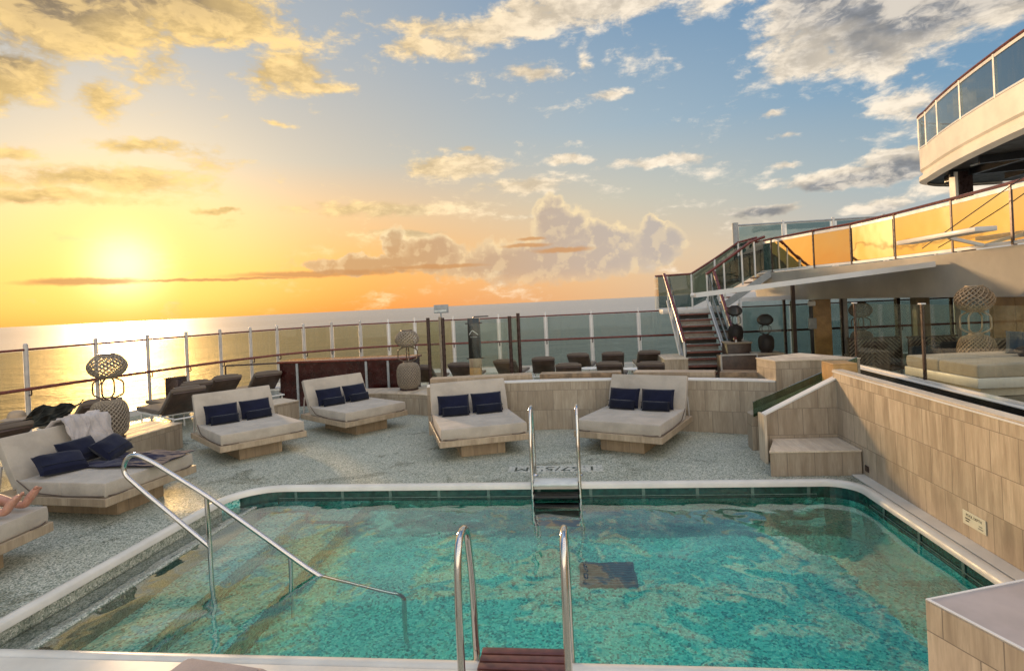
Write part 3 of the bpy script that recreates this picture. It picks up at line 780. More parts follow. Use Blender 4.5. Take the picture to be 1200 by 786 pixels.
def make_lantern(frame='lantern_frame', rope='wicker', liner='wicker_in'):
    t = thing('rope_lantern', '', 'lantern', (0, 0, 0), 0, 'tall rope lanterns')
    bm = NB(); lathe(bm, [(.19, 0), (.2, .012), (.2, .03), (.17, .04)]); finish('base_disc', bm, 'dark_post', t)
    lp = smooth_prof([(.17, .05), (.225, .12), (.24, .28), (.235, .42), (.19, .53), (.10, .57)])
    bm = NB(); basket(bm, lp, 26, .42); lo = finish('lower_basket', bm, rope, t)
    bm = NB(); lathe(bm, [(r - .012, z) for r, z in lp], 28); finish('liner', bm, liner, lo)
    bm = NB(); lathe(bm, [(.09, .575), (.095, .59), (.09, .60)]); finish('collar', bm, frame, t)
    for a in (0, 90):
        bm = NB(); ca, sa = math.cos(R(a)), math.sin(R(a))
        pl = rounded([(x * ca, x * sa, z) for x, z in ((0.0, .60), (.10, .605), (.205, .66), (.205, .84), (.10, .90), (0, .905), (-.10, .90), (-.205, .84), (-.205, .66), (-.10, .605), (0, .60))], .04, 4)
        tube(bm, pl, .012, 8, cap=False); finish('hoop', bm, frame, t)
    up = smooth_prof([(.09, .91), (.19, .96), (.245, 1.05), (.235, 1.13), (.16, 1.22), (.10, 1.245)])
    bm = NB(); basket(bm, up, 18, .38, .010); finish('upper_basket', bm, rope, t)
    bm = NB(); lathe(bm, [(.115, 1.245), (.12, 1.255), (.115, 1.268)]); finish('lid', bm, frame, t)
    return t
LAN = make_lantern()
relabel(LAN, 'tall rope lantern on the low stone bench at the left by the strewn daybed', (-7.02, 7.86, .421), R(20))
def place_lan(src, lab, loc, rz, s=1, scale=None):
    return relabel(copy_tree(src), lab, loc, rz, scale or (s, s, s))
place_lan(LAN, 'rope lantern on the stone bench between the red counter and the middle daybed', (-3.68, 11.95, .421), R(10))
l3 = make_lantern('lantern_frame_lit', 'wicker_lit'); relabel(l3, 'large warmly lit rope lantern standing behind the raised daybed on the right terrace', (6.12, 9.86, .662), R(35), (1.02, 1.02, 1.12))
ld = make_lantern('wicker_black', 'wicker_black', 'black')
relabel(ld, 'small dark lantern standing between the stair rail and the golden pillar', (4.28, 14.2, .72), R(15), (.7, .7, .7))
place_lan(ld, 'small dark lantern half hidden behind the right stair rail', (3.78, 14.9, .94), R(50), .7)
place_lan(LAN, 'rope lantern under the upper deck seen through the right glass panel', (6.75, 15.0, .5), R(50))
for (x, y, h, lab) in ((4.28, 14.2, .718, 'dark pedestal under the lantern beside the golden pillar'), (3.78, 14.9, .938, 'taller dark pedestal under the lantern beside the stairs'), (6.75, 15.0, .498, 'dark pedestal under the lantern behind the right glass')):
    t = thing('lantern_pedestal', lab, 'pedestal', (x, y, 0)); bm = NB(); box(bm, -.28, .28, -.28, .28, 0, h - .04, .01); finish('body', bm, 'wood_dark', t); bm = NB(); box(bm, -.3, .3, -.3, .3, h - .039, h, .006); finish('top', bm, 'trav_slab', t)

# ------------------------------------------------------------------ windscreen railing round the stern
def lerp(a, b, t): return a + (b - a) * t
rr = thing('windscreen_railing', 'curved glass windscreen railing with mahogany rails round the stern', 'railing', (0, 0, 0))
bm = NB(); tube(bm, [(x, y, 1.70) for x, y in RAIL], .022, 8); finish('top_rail', bm, 'rail_red', rr)
bm = NB(); tube(bm, [(x * .995, y - .10 if y > 17.5 else y, .96) for x, y in [(p[0] + (.10 if i < 14 else 0), p[1]) for i, p in enumerate(RAIL)]], .032, 10); finish('handrail', bm, 'rail_red', rr)
bm = NB(); wall_strip(bm, RAIL, 0, .14, .06, -1); finish('kerb', bm, 'white', rr, smooth=False)
for i, (x, y) in enumerate(RAIL):
    bm = NB(); w = .040 if i < 14 else .022
    tube(bm, [(x, y, .10), (x, y, 1.80), (x, y, 1.82)], [w, w, w * .6], 10); finish('post', bm, 'post' if i < 14 else 'white', rr)
    nx, ny = (.1, -.02) if i < 12 else (.02, -.1)
    bm = NB(); tube(bm, rounded([(x, y, .83), (x + nx * 1.1, y + ny * 1.1, .83), (x + nx, y + ny, .93)], .04, 3), .014, 6); finish('bracket', bm, 'dark_post', rr)
    if i:
        px, py = RAIL[i - 1]; t0 = .06 / math.hypot(x - px, y - py)
        a = (lerp(px, x, t0), lerp(py, y, t0)); b = (lerp(px, x, 1 - t0), lerp(py, y, 1 - t0))
        bm = NB(); wall_strip(bm, [a, b], .18, 1.67, .012, 1); finish('glass_panel', bm, 'rail_glass' if i < 17 else 'rail_glass_teal', rr, smooth=False)

# dark red counter
ct = thing('bar_counter', 'long dark red lacquered counter before the stern railing', 'counter', (-7.0, 12.75, 0), R(-4))
bm = NB(); prism(bm, [(0, 0), (3.15, .1), (3.15, .75), (0, .6)], .0, 1.0); finish('body', bm, 'red_panel', ct, smooth=False)
bm = NB(); prism(bm, [(-.04, -.04), (3.19, .06), (3.19, .8), (-.04, .65)], 1.001, 1.045, .006); finish('top', bm, 'rail_red', ct)
for x in (.42, 2.1, 2.62): bm = NB(); box(bm, x, x + .05, -.03 + x * .032, -.004 + x * .032, .0, .99); finish('upright', bm, 'grey_paint', ct)
lb = thing('low_barrier_rail', 'low dark tube barrier between counter and left loungers', 'barrier', (-8.9, 13.6, 0), R(8))
bm = NB(); tube(bm, rounded([(0, 0, 0), (0, 0, .92), (1.9, 0, .92), (1.9, 0, .4)], .05, 4), .02, 8); finish('tube', bm, 'dark_post', lb)
bm = NB(); box(bm, -.05, .05, -.05, .05, 0, .02); finish('foot', bm, 'dark_post', lb)
bx = thing('deck_locker', 'low pale deck locker with lid left of the red counter', 'locker', (-8.1, 12.9, 0), R(-6))
bm = NB(); box(bm, 0, 1.05, 0, .6, 0, .36, .02); finish('body', bm, 'grey_paint', bx); bm = NB(); box(bm, -.02, 1.07, -.02, .62, .362, .41, .012); finish('lid', bm, 'white', bx)
bn = thing('waste_bin', 'slim dark bin standing at the stern railing behind the loungers', 'bin', (-9.35, 12.4, 0))
bm = NB(); box(bm, -.16, .16, -.16, .16, 0, .78, .015); finish('body', bm, 'dark_post', bn); bm = NB(); box(bm, -.17, .17, -.17, .17, .781, .82, .01); finish('lid', bm, 'wood_dark', bn)

# ------------------------------------------------------------------ sun loungers
def make_lounger():
    t = thing('sun_lounger', '', 'sun lounger', (0, 0, 0), 0, 'brown sun loungers')
    bm = NB()
    for s in (-1, 1): tube(bm, [(s * .30, .05, .30), (s * .30, 1.85, .30)], .018, 8)
    for y in (.05, .7, 1.3, 1.85): tube(bm, [(-.3, y, .30), (.3, y, .30)], .016, 8)
    finish('frame', bm, 'white', t)
    for s in (-1, 1):
        for y in (.15, 1.7): bm = NB(); tube(bm, [(s * .29, y, 0), (s * .29, y, .29)], .016, 8); finish('leg', bm, 'white', t)
    finish('seat_cushion', soft_box(-.31, .31, .70, 1.9, .325, .405, .02, .01, 3), 'cushion_brown', t)
    mx = Matrix.Translation((0, .72, .335)) @ Matrix.Rotation(R(-47), 4, 'X')
    bm = soft_box(-.31, .31, -.75, 0, 0, .08, .02, .008, 6); mx = Matrix.Translation((0, .70, .33)) @ Matrix.Rotation(R(-38), 4, 'X'); bmesh.ops.transform(bm, matrix=mx, verts=bm.verts); finish('back_cushion', bm, 'cushion_brown', t)
    bm = NB(); box(bm, -.29, .29, -.74, 0, -.03, -.004, .006); bmesh.ops.transform(bm, matrix=mx, verts=bm.verts); finish('back_panel', bm, 'wood_dark', t)
    bm = pillow_bm(.52, .24, .10); bmesh.ops.transform(bm, matrix=mx @ Matrix.Translation((0, -.60, .11)) @ Matrix.Rotation(R(90), 4, 'X'), verts=bm.verts); finish('head_roll', bm, 'cushion_brown', t)
    return t
LG = make_lounger(); first = True
LL = [(-7.55, 6.9, 78, 'brown sun lounger covered with a dark towel and a straw hat at far left'),
      (-7.95, 8.85, 66, 'brown sun lounger directly behind the left rope lantern'),
      (-7.3, 10.1, 58, 'brown sun lounger just right of the left rope lantern'),
      (-7.75, 11.0, 60, 'brown sun lounger behind the left end of the second daybed'),
      (-7.65, 11.85, 56, 'brown sun lounger behind the middle of the second daybed'),
      (-7.0, 12.35, 50, 'brown sun lounger with raised end nearest the red counter')]
for x, y, a, lab in LL:
    o = LG if first else copy_tree(LG); first = False; relabel(o, lab, (x, y, 0), R(a))
BL = [(-3.05, 13.9, 'brown sun lounger with raised back left of the black shower column'), (-1.98, 14.3, 'brown sun lounger with raised back right of the black shower column'),
      (-1.0, 14.6, 'brown sun lounger behind the right pair of dark glass posts'), (-.15, 15.3, 'rear one of the two loungers left of the far ladder rail line'), (-.33, 12.9, 'front brown lounger seen above the ledge between the two daybeds'),
      (.78, 15.3, 'rear brown lounger in the middle of the back row'), (.55, 12.9, 'front brown lounger in the middle of the back row'), (1.72, 15.3, 'rear brown lounger half hidden near the stairs'), (1.42, 12.6, 'large front brown lounger nearest the staircase'), (-3.95, 13.6, 'brown sun lounger behind the left glass screen')]
for x, y, lab in BL: relabel(copy_tree(LG), lab, (x, y, 0), R(random.uniform(-9, 9)), (.93, 1, .86))
for x, y, lab in ((.15, 14.4, 'small pale side table between the middle loungers'), (1.15, 14.0, 'small pale side table left of the lounger nearest the stairs'), (-2.55, 13.6, 'small pale side table at the foot of the black shower column')):
    t = thing('side_table', lab, 'side table', (x, y, 0), 0, 'pale side tables')
    bm = NB(); lathe(bm, [(.22, .44), (.23, .45), (.23, .465), (.22, .47)], 24); finish('top', bm, 'white', t); bm = NB(); lathe(bm, [(.16, 0), (.16, .015), (.02, .03), (.02, .43)], 18); finish('stem', bm, 'white', t)
# objects on the leftmost lounger
cloth('dark_towel', .66, .75, lambda x, y: .03 + .04 * ridged(x, y, 3.6, 5), 'black', 'black towel draped over the raised back of the far left lounger', 'towel', Matrix.Translation((-7.72, 7.55, .76)) @ Matrix.Rotation(R(78), 4, 'Z') @ Matrix.Rotation(R(-30), 4, 'X'), outline=wob)
t = thing('straw_hat', 'wide brimmed straw hat perched on the black towel at far left', 'hat', (-7.9, 7.25, .86))
bm = NB(); lathe(bm, [(.09, .02), (.19, .0), (.2, .004), (.1, .03)], 24); finish('brim', bm, 'straw', t); bm = NB(); lathe(bm, smooth_prof([(.11, .02), (.10, .07), (.07, .11), (.02, .12)]), 24); finish('crown', bm, 'straw', t)
t = thing('backpack', 'dark backpack with red cloth on top at the far left edge', 'backpack', (-7.75, 6.55, .42), R(20))
finish('body', soft_box(-.2, .2, -.14, .14, 0, .36, .07, .03, 4), 'blue_seat', t); bm = NB(); tube(bm, rounded([(-.06, 0, .36), (-.06, 0, .44), (.06, 0, .44), (.06, 0, .36)], .03, 3), .012, 6); finish('handle', bm, 'strap', t)
finish('pocket', soft_box(-.15, .15, .141, .19, .04, .2, .02, 0, 2), 'navy_dark', t)
cloth('red_cloth', .3, .24, lambda x, y: .02 + .05 * ridged(x, y, 6, 9), 'red_cloth', 'small red cloth lying over the dark backpack', 'cloth', Matrix.Translation((-7.72, 6.56, .83)), outline=wob, nx=24, ny=20)

# ------------------------------------------------------------------ shower area
sc = thing('shower_column', 'black glossy outdoor shower column on a golden timber foot', 'shower', (-2.50, 13.4, 0))
bm = NB(); box(bm, -.13, .13, -.1, .1, .0, .68, .006); finish('foot', bm, 'wood_gold', sc)
bm = NB(); box(bm, -.135, .135, -.08, .1, .682, .90, .004); finish('lower_panel', bm, 'trav_slab', sc)
bm = NB(); box(bm, -.135, .135, -.08, .1, .902, 1.84, .006); finish('panel', bm, 'granite', sc)
bm = NB(); tube(bm, rounded([(0, 0, 1.80), (.0, .0, 1.87), (.36, -.05, 1.87)], .04, 3), .014, 8); finish('shower_arm', bm, 'dark_post', sc)
for z in (.9, 1.72): bm = NB(); tube(bm, [(-.2, -.02, z), (.2, -.02, z)], .014, 8); finish('clamp', bm, 'dark_post', sc)
bm = NB(); tube(bm, rounded([(-.10, -.09, 1.46), (-.03, -.09, 1.56), (.02, -.09, 1.52), (.11, -.09, 1.45)], .05, 4), .009, 6); tube(bm, [(-.08, -.09, 1.40), (.09, -.09, 1.40)], .004, 6); finish('emblem', bm, 'mark_white', sc)
def glass_screen(lab, posts, panes):
    t = thing('glass_screen', lab, 'glass screen', (posts[0][0], posts[0][1], 0)); ox, oy = posts[0][:2]
    for x, y, h, mt in posts: bm = NB(); tube(bm, [(x - ox, y - oy, 0), (x - ox, y - oy, h)], .038, 10); finish('post', bm, mt, t)
    for a, b, h in panes: bm = NB(); wall_strip(bm, [(a[0] - ox, a[1] - oy), (b[0] - ox, b[1] - oy)], .1, h, .012, 1); finish('glass_panel', bm, 'sheet_glass', t, smooth=False)
glass_screen('glass screen on three posts left of the shower column', [(-3.22, 12.0, 1.92, 'dark_post'), (-3.08, 12.5, 1.92, 'wicker'), (-2.88, 11.9, 1.91, 'dark_post')], [((-3.2, 12.04), (-3.1, 12.45), 1.85), ((-3.05, 12.45), (-2.9, 11.95), 1.85)])
glass_screen('glass screen on two dark posts right of the shower column', [(-1.48, 12.0, 1.88, 'dark_post'), (-1.32, 12.2, 1.93, 'dark_post')], [((-2.3, 12.05), (-1.54, 12.0), 1.75), ((-1.45, 12.04), (-1.35, 12.16), 1.86)])
ls = thing('box_lamp_pole', 'grey box shaped fixture on a thin pole rising above the stern railing', 'pole', (-4.3, 17.6, 0))
bm = NB(); tube(bm, [(0, 0, 0), (0, 0, 1.98)], .03, 8); finish('pole', bm, 'grey_paint', ls)
bm = NB(); prism(bm, [(-.22, 0), (.2, 0), (.2, .22), (-.22, .22)], 1.94, 2.2, .01); finish('box', bm, 'grey_paint', ls)
bm = NB(); box(bm, -.2, .18, -.012, -.002, 1.98, 2.04); finish('lens', bm, 'mark_white', ls)

# ------------------------------------------------------------------ staircase
sx0, sx1 = 2.60, 3.62
st = thing('staircase', 'timber tread staircase with mahogany handrails up to the upper deck', 'staircase', (0, 0, 0))
NS = 10
for i in range(NS):
    z = 1.75 * (i + 1) / (NS + 1); y = 14.9 + 2.1 * i / NS; bm = NB(); box(bm, sx0, sx1, y, y + .27, z - .02, z + .02, .005, 1); finish('tread', bm, 'tread', st)
    bm = NB(); box(bm, sx0 + .03, sx1 - .03, y + .2, y + .215, z - .135, z - .024); finish('riser', bm, 'ceiling' if i % 2 else 'post', st, smooth=False)  # alternate risers paler, light through the stair gaps put into their colour
def beam(bm, a, b, w, h):
    a, b = Vector(a), Vector(b); t = (b - a).normalized(); s = Vector((0, 0, 1)).cross(t).normalized(); u = t.cross(s)
    vs = []
    for p in (a, b):
        for q, r in ((-1, -1), (1, -1), (1, 1), (-1, 1)): vs.append(bm.verts.new(p + s * q * w / 2 + u * r * h / 2))
    for f in ((3, 2, 1, 0), (4, 5, 6, 7), (0, 1, 5, 4), (1, 2, 6, 5), (2, 3, 7, 6), (3, 0, 4, 7)): bm.faces.new([vs[i] for i in f])
for x in (sx0 - .04, sx1 + .04):
    bm = NB(); beam(bm, (x, 14.85, .03), (x, 17.0, 1.72), .05, .2); finish('stringer', bm, 'grey_paint', st, smooth=False)
    bm = NB(); tube(bm, [(x - .06 * (1 if x < 3 else -1), 14.7, .98), (x - .14 * (1 if x < 3 else -1), 17.0, 2.76)], .045, 10); finish('handrail', bm, 'rail_red', st)
    bm = NB(); wall_strip(bm, [(x, 14.75), (x, 17.0)], [.25, 1.95], [.90, 2.68], .012, 1); finish('glass_panel', bm, 'dark_glass', st, smooth=False)
    for y, z in ((14.7, 0), (15.5, .6), (16.3, 1.15), (17.0, 1.7)):
        bm = NB(); tube(bm, [(x - .05 * (1 if x < 3 else -1), y, z), (x - .07 * (1 if x < 3 else -1), y, z + 1.0)], .024, 8); finish('post', bm, 'white', st)
    bm = NB(); beam(bm, (x - .1, 14.8, .3), (x - .1, 17.0, 2.0), .03, .05); finish('side_bar', bm, 'white', st, smooth=False)
bm = NB(); box(bm, 2.35, 4.0, 17.15, 17.95, 1.62, 1.75, .01); finish('landing', bm, 'white', st)
for i in range(6):
    x = 3.95 + i * .22; z = 1.75 + .93 * (i + 1) / 7; bm = NB(); box(bm, x, x + .26, 17.15, 17.95, z - .02, z + .02); finish('upper_tread', bm, 'tread', st, smooth=False)
bm = NB(); beam(bm, (3.95, 17.12, 1.72), (5.4, 17.12, 2.66), .05, .18); finish('upper_stringer', bm, 'grey_paint', st, smooth=False)
gr = [((2.28, 17.95), 1.78, 2.72), ((3.35, 17.98), 1.78, 2.74), ((4.05, 17.98), 2.1, 3.15), ((4.75, 17.98), 2.5, 3.6), ((5.3, 17.98), 2.7, 3.72)]
bm = NB(); tube(bm, [(p[0], p[1], zt + .03) for p, zb, zt in gr], .03, 8); finish('landing_rail', bm, 'rail_red', st)
bm = NB(); tube(bm, [(3.6, 17.1, 2.70), (4.2, 17.1, 3.1), (4.85, 17.1, 3.55), (5.25, 17.1, 3.68)], .04, 8); finish('upper_handrail', bm, 'rail_red', st)
for (p, zb, zt), (p2, zb2, zt2) in zip(gr, gr[1:]):
    bm = NB(); wall_strip(bm, [p, p2], [zb, zb2], [zt, zt2], .014, 1); finish('glass_panel', bm, 'dark_glass', st, smooth=False)
    bm = NB(); tube(bm, [(p[0], p[1], zb - .05), (p[0], p[1], zt + .02)], .028, 8); finish('post', bm, 'white', st)
for x, z in ((3.62, 1.75), (4.1, 2.0), (4.6, 2.35), (4.95, 2.55)): bm = NB(); tube(bm, [(x, 17.1, z), (x, 17.1, z + 1.0)], .026, 8); finish('post', bm, 'white', st)
bm = NB(); wall_strip(bm, [(3.62, 17.11), (5.2, 17.11)], [1.9, 2.75], [2.62, 3.6], .012, 1); finish('glass_panel', bm, 'dark_glass', st, smooth=False)
bm = NB(); wall_strip(bm, [(2.26, 17.1), (2.26, 17.95)], 1.78, 2.7, .014, 1); finish('glass_panel', bm, 'sheet_glass', st, smooth=False)
# small boxes at the stair foot
stone('stair_side_block', 'stone clad block at the left foot of the staircase', 'block', [(1.95, 14.3), (2.5, 14.3), (2.5, 15.6), (1.95, 15.6)], 0, .62, 'trav_sunlit')
t = thing('dark_planter_box', 'dark framed box at the right foot of the staircase', 'box', (3.12, 13.6, 0)); bm = NB(); box(bm, 0, .75, 0, .5, 0, .72, .01); finish('body', bm, 'wood_dark', t)
bm = NB()
for a in ((-.03, .0, .78), ): pass
box(bm, -.03, .0, -.03, .02, 0, .76); box(bm, .752, .78, -.03, .02, 0, .76); box(bm, .001, .751, -.03, .02, .725, .76); finish('frame', bm, 'post', t, smooth=False)

# ------------------------------------------------------------------ upper deck on the right
E2 = [(5.2, 18.3), (5.38, 17.0), (5.85, 15.3), (6.25, 14.2), (6.44, 12.7), (6.52, 11.0), (6.53, 9.6), (6.5, 8.2), (6.42, 6.6), (6.3, 5.0)]
H2 = [(5.3, 18.3), (5.42, 17.0), (5.88, 15.3), (6.27, 14.2), (6.48, 12.7), (6.57, 11.0), (6.60, 9.6), (6.58, 8.2), (6.5, 6.6), (6.38, 5.0)]
ud = thing('upper_deck', 'cream curved upper deck sheltering the right side terrace', 'deck', (0, 0, 0))
bm = NB(); top = [bm.verts.new((x, y, 2.66)) for x, y in E2]; mid = [bm.verts.new((x + .02, y, 2.52)) for x, y in E2]; bot = [bm.verts.new((x, y, 1.98)) for x, y in H2]; b2 = [bm.verts.new((x, y, 1.88)) for x, y in H2]; b3 = [bm.verts.new((x + .25, y, 1.88)) for x, y in H2]
for A_, B_ in ((top, mid), (mid, bot), (bot, b2), (b2, b3)):
    for i in range(len(E2) - 1): bm.faces.new((A_[i], A_[i + 1], B_[i + 1], B_[i]))
bmesh.ops.solidify(bm, geom=bm.faces[:], thickness=.03)
finish('fascia', bm, 'cream', ud, angle=50)
bm = NB(); prism(bm, [(x + .05, y) for x, y in E2] + [(15, 5.0), (15, 18.3)], 2.5, 2.659); finish('slab', bm, 'cream', ud, smooth=False)
bm = NB(); prism(bm, [(x + .29, y) for x, y in H2] + [(15, 5.0), (15, 18.3)], 1.9, 1.99); finish('soffit', bm, 'soffit', ud, smooth=False)
br = thing('upper_deck_balustrade', 'reflective golden glass balustrade with mahogany rail along the upper deck', 'balustrade', (0, 0, 0))
bm = NB(); tube(bm, [(x, y, 3.60) for x, y in E2], .028, 8); finish('handrail', bm, 'rail_red', br)
bm = NB(); wall_strip(bm, E2, 3.50, 3.56, .05, 1); finish('upper_trim', bm, 'white', br, smooth=False)
bm = NB(); wall_strip(bm, E2, 2.68, 2.73, .05, 1); finish('lower_trim', bm, 'white', br, smooth=False)
for i in range(len(E2)):
    x, y = E2[i]; bm = NB(); box(bm, x - .012, x + .05, y - .02, y + .02, 2.665, 3.59); finish('post', bm, 'dark_post', br, smooth=False)
    if i:
        p = E2[i - 1]; a = (lerp(p[0], x, .03), lerp(p[1], y, .03)); b = (lerp(p[0], x, .97), lerp(p[1], y, .97))
        jt = random.uniform(-.012, .012); bm = NB(); wall_strip(bm, [(a[0] + jt, a[1]), (b[0] - jt, b[1])], 2.735, 3.495, .012, 1); finish('glass_panel', bm, 'dark_glass' if i < 2 else 'amber', br, smooth=False)
ws = thing('upper_windscreen', 'blue grey glass windscreen at the stern end of the upper deck', 'windscreen', (4.75, 18.2, 2.66))
for x in (.0, 1.38, 2.8, 4.2, 5.6): bm = NB(); tube(bm, [(x, 0, -.2), (x, 0, 1.58)], .04 if x else .09, 10); finish('post', bm, 'white' if x else 'grey_paint', ws)
for i, x in enumerate((.0, 1.38, 2.8, 4.2)): bm = NB(); box(bm, x + .1, x + 1.32, -.008, .008, .1, 1.46); finish('glass_panel', bm, 'bluish_glass', ws, smooth=False)
bm = NB(); tube(bm, [(0, 0, 1.50), (5.6, 0, 1.50)], .03, 8); finish('top_rail', bm, 'grey_paint', ws)
# awning
aw = thing('awning', 'flat grey awning projecting from the upper deck towards the stairs', 'awning', (0, 0, 0))
A = [(2.45, 12.45, 2.135), (6.40, 11.3, 2.50), (6.5, 12.0, 2.50), (6.1, 14.4, 2.47), (5.6, 15.6, 2.40), (4.9, 15.9, 2.3)]
bm = NB(); a = [bm.verts.new(p) for p in A]; b = [bm.verts.new((x, y, z - .035)) for x, y, z in A]
bm.faces.new(a); bm.faces.new(b[::-1])
for i in range(len(A)): bm.faces.new((a[i], b[i], b[(i + 1) % len(A)], a[(i + 1) % len(A)]))
bmesh.ops.triangulate(bm, faces=[f for f in bm.faces if len(f.verts) > 4])
finish('canopy', bm, 'soffit', aw, smooth=False)
bm = NB(); beam(bm, (2.40, 12.44, 2.13), (6.38, 11.28, 2.49), .05, .10); finish('front_bar', bm, 'white', aw, smooth=False)
bm = NB(); tube(bm, [(2.40, 12.53, 2.13), (2.34, 12.6, 2.13)], .05, 10); finish('end_cap', bm, 'white', aw)
bm = NB(); box(bm, 5.7, 6.0, 9.1, 11.2, 2.86, 2.93, .01); finish('cassette', bm, 'white', aw)
bm = NB(); beam(bm, (6.0, 10.2, 2.87), (6.5, 10.2, 2.72), .05, .05); finish('bracket', bm, 'white', aw, smooth=False)
wr = thing('stay_wire', 'thin dark stay wire slanting across the golden balustrade glass', 'wire', (6.35, 11.6, 2.80)); bm = NB(); tube(bm, [(0, 0, 0), (.0, -3.1, .98), (0, -5.5, 1.72)], .008, 6); finish('wire', bm, 'black', wr)
# columns and timber walls under the deck
def column(lab, x, y, w, d, mat, z0=0, z1=1.899, cat='pillar'):
    t = thing('pillar', lab, cat, (x, y, z0)); bm = NB(); box(bm, -w / 2, w / 2, -d / 2, d / 2, .03, z1 - z0, .008, 1); finish('shaft', bm, mat, t); bm = NB(); box(bm, -w / 2 - .02, w / 2 + .02, -d / 2 - .02, d / 2 + .02, 0, .03); finish('foot', bm, 'post', t, smooth=False); return t
column('golden timber pillar under the upper deck right of the lanterns', 6.05, 15.6, .42, .3, 'wood_gold', 0, 1.87)
column('slim dark mullion post left of the golden pillar', 5.55, 16.0, .09, .09, 'wood_dark', 0, 2.3)
column('slim pale post just right of the golden pillar', 6.95, 16.3, .10, .09, 'post')
column('slim dark post in the middle of the sheltered terrace', 8.4, 16.6, .12, .10, 'dark_post')
column('pale stone pillar deep under the upper deck', 8.75, 16.2, .32, .3, 'trav_slab')
column('narrow pale post before the timber wall', 9.3, 15.6, .08, .08, 'post')
t = thing('timber_wall', 'dark golden timber wall behind the large rope lantern', 'wall', (8.35, 12.9, 0)); bm = NB()
for k in range(12): box(bm, k * .42, k * .42 + .41, 0, .12, 0, 1.89)
finish('boards', bm, 'wood_gold', t, smooth=False); bm = NB(); box(bm, 0, 5.0, -.02, -.002, 0, .12); finish('skirting', bm, 'wood_dark', t, smooth=False)
pb = thing('wall_cable_box', 'grey electrical box and white sensor on a dark strip beside the golden pillar', 'box', (5.72, 15.3, 0))
bm = NB(); box(bm, -.04, .04, -.02, .02, .1, 1.85); finish('strip', bm, 'black', pb, smooth=False); bm = NB(); box(bm, -.09, .09, -.1, -.021, 1.15, 1.42, .01); finish('box', bm, 'grey_paint', pb); bm = NB(); box(bm, -.08, .08, -.12, -.021, 1.72, 1.84, .02); finish('sensor', bm, 'white', pb)
wn_ = thing('window_wall', 'dark framed window wall under the upper deck looking out to sea', 'window wall', (4.35, 16.35, 0))
for k, (xa, xb) in enumerate(((0, 1.05), (1.12, 2.5), (2.57, 3.9), (3.97, 5.2), (5.27, 6.6), (6.67, 8.0))):
    bm = NB(); box(bm, xa, xb, -.006, .006, .06, 1.89); finish('glass_panel', bm, 'facade_glass', wn_, smooth=False)
    bm = NB(); box(bm, xb + .005, xb + .06, -.04, .04, .0, 1.89); finish('mullion', bm, 'dark_post', wn_, smooth=False)
bm = NB(); box(bm, -.02, 8.0, -.05, .05, 1.892, 2.0); finish('head_beam', bm, 'white', wn_, smooth=False)
bm = NB(); box(bm, -.075, -.02, -.04, .04, 0, 1.96); finish('end_post', bm, 'white', wn_, smooth=False)
# sheltered furniture
def lattice(lab, x, y, w, h, rz):
    t = thing('lattice_screen', lab, 'screen', (x, y, 0), rz, 'diagonal lattice screens'); bm = NB()
    n = int((w + h) / .09)
    for half, (xa, xb) in enumerate(((-w / 2, 0), (0, w / 2))):
        for k in range(n):
            c0 = k * .09
            # diagonal bar clipped to the rectangle
            pts = []
            ww = xb - xa
            a = (max(0, c0 - h), min(h, c0)); b = (min(ww, c0), max(0, c0 - ww))
            if a[0] < ww and b[1] < h and (b[0] - a[0]) > .03:
                f = (lambda q: xa + q) if half else (lambda q: xb - q)
                beam(bm, (f(a[0]), 0, a[1]), (f(b[0]), 0, b[1]), .03, .028)
    finish('slats', bm, 'wicker', t, smooth=False)
    bm = NB(); box(bm, -w / 2, w / 2, .03, .06, 0, h); finish('back_panel', bm, 'wood_dark', t, smooth=False)
    bm = NB(); box(bm, -w / 2 - .03, w / 2 + .03, -.02, .062, h + .001, h + .04); finish('top_bar', bm, 'wood_dark', t, smooth=False)
lattice('dark diagonal lattice screen right beside the golden pillar', 6.75, 14.4, 1.1, .92, 0)
lattice('diagonal lattice screen seen through the right glass panel', 7.9, 14.2, 1.0, .92, 0)
lattice('diagonal lattice screen behind the raised daybed', 8.35, 12.0, 1.1, 1.0, R(-10))
def armchair(lab, x, y, rz):
    t = thing('armchair', lab, 'armchair', (x, y, 0), rz, 'slate blue armchairs')
    finish('seat', soft_box(-.36, .36, -.35, .3, .22, .42, .05, .02, 2), 'blue_seat', t); finish('backrest', soft_box(-.36, .36, .31, .46, .2, .86, .06, 0, 4), 'blue_seat', t)
    for s in (-1, 1): finish('armrest', soft_box(s * .42 - .06, s * .42 + .06, -.35, .42, .2, .6, .04, .01, 5), 'blue_seat', t)
    for s in (-1, 1):
        for y2 in (-.3, .38): bm = NB(); tube(bm, [(s * .4, y2, 0), (s * .4, y2, .21)], .02, 8); finish('leg', bm, 'wood_dark', t)
armchair('slate blue armchair under the upper deck left of the raised daybed', 7.2, 12.6, R(20))
armchair('slate blue armchair farther back under the upper deck', 8.0, 13.3, R(-10))
for x, y, lab in ((6.7, 13.4, 'dark coffee table in front of the lattice screens'), (7.3, 11.7, 'dark coffee table before the nearer blue armchair')):
    t = thing('coffee_table', lab, 'table', (x, y, 0), 0, 'dark coffee tables'); bm = NB(); box(bm, -.45, .45, -.3, .3, .36, .40, .006); finish('top', bm, 'wood_dark', t)
    for s in (-1, 1):
        for u in (-1, 1): bm = NB(); tube(bm, [(s * .4, u * .25, 0), (s * .4, u * .25, .36)], .02, 6); finish('leg', bm, 'wood_dark', t)

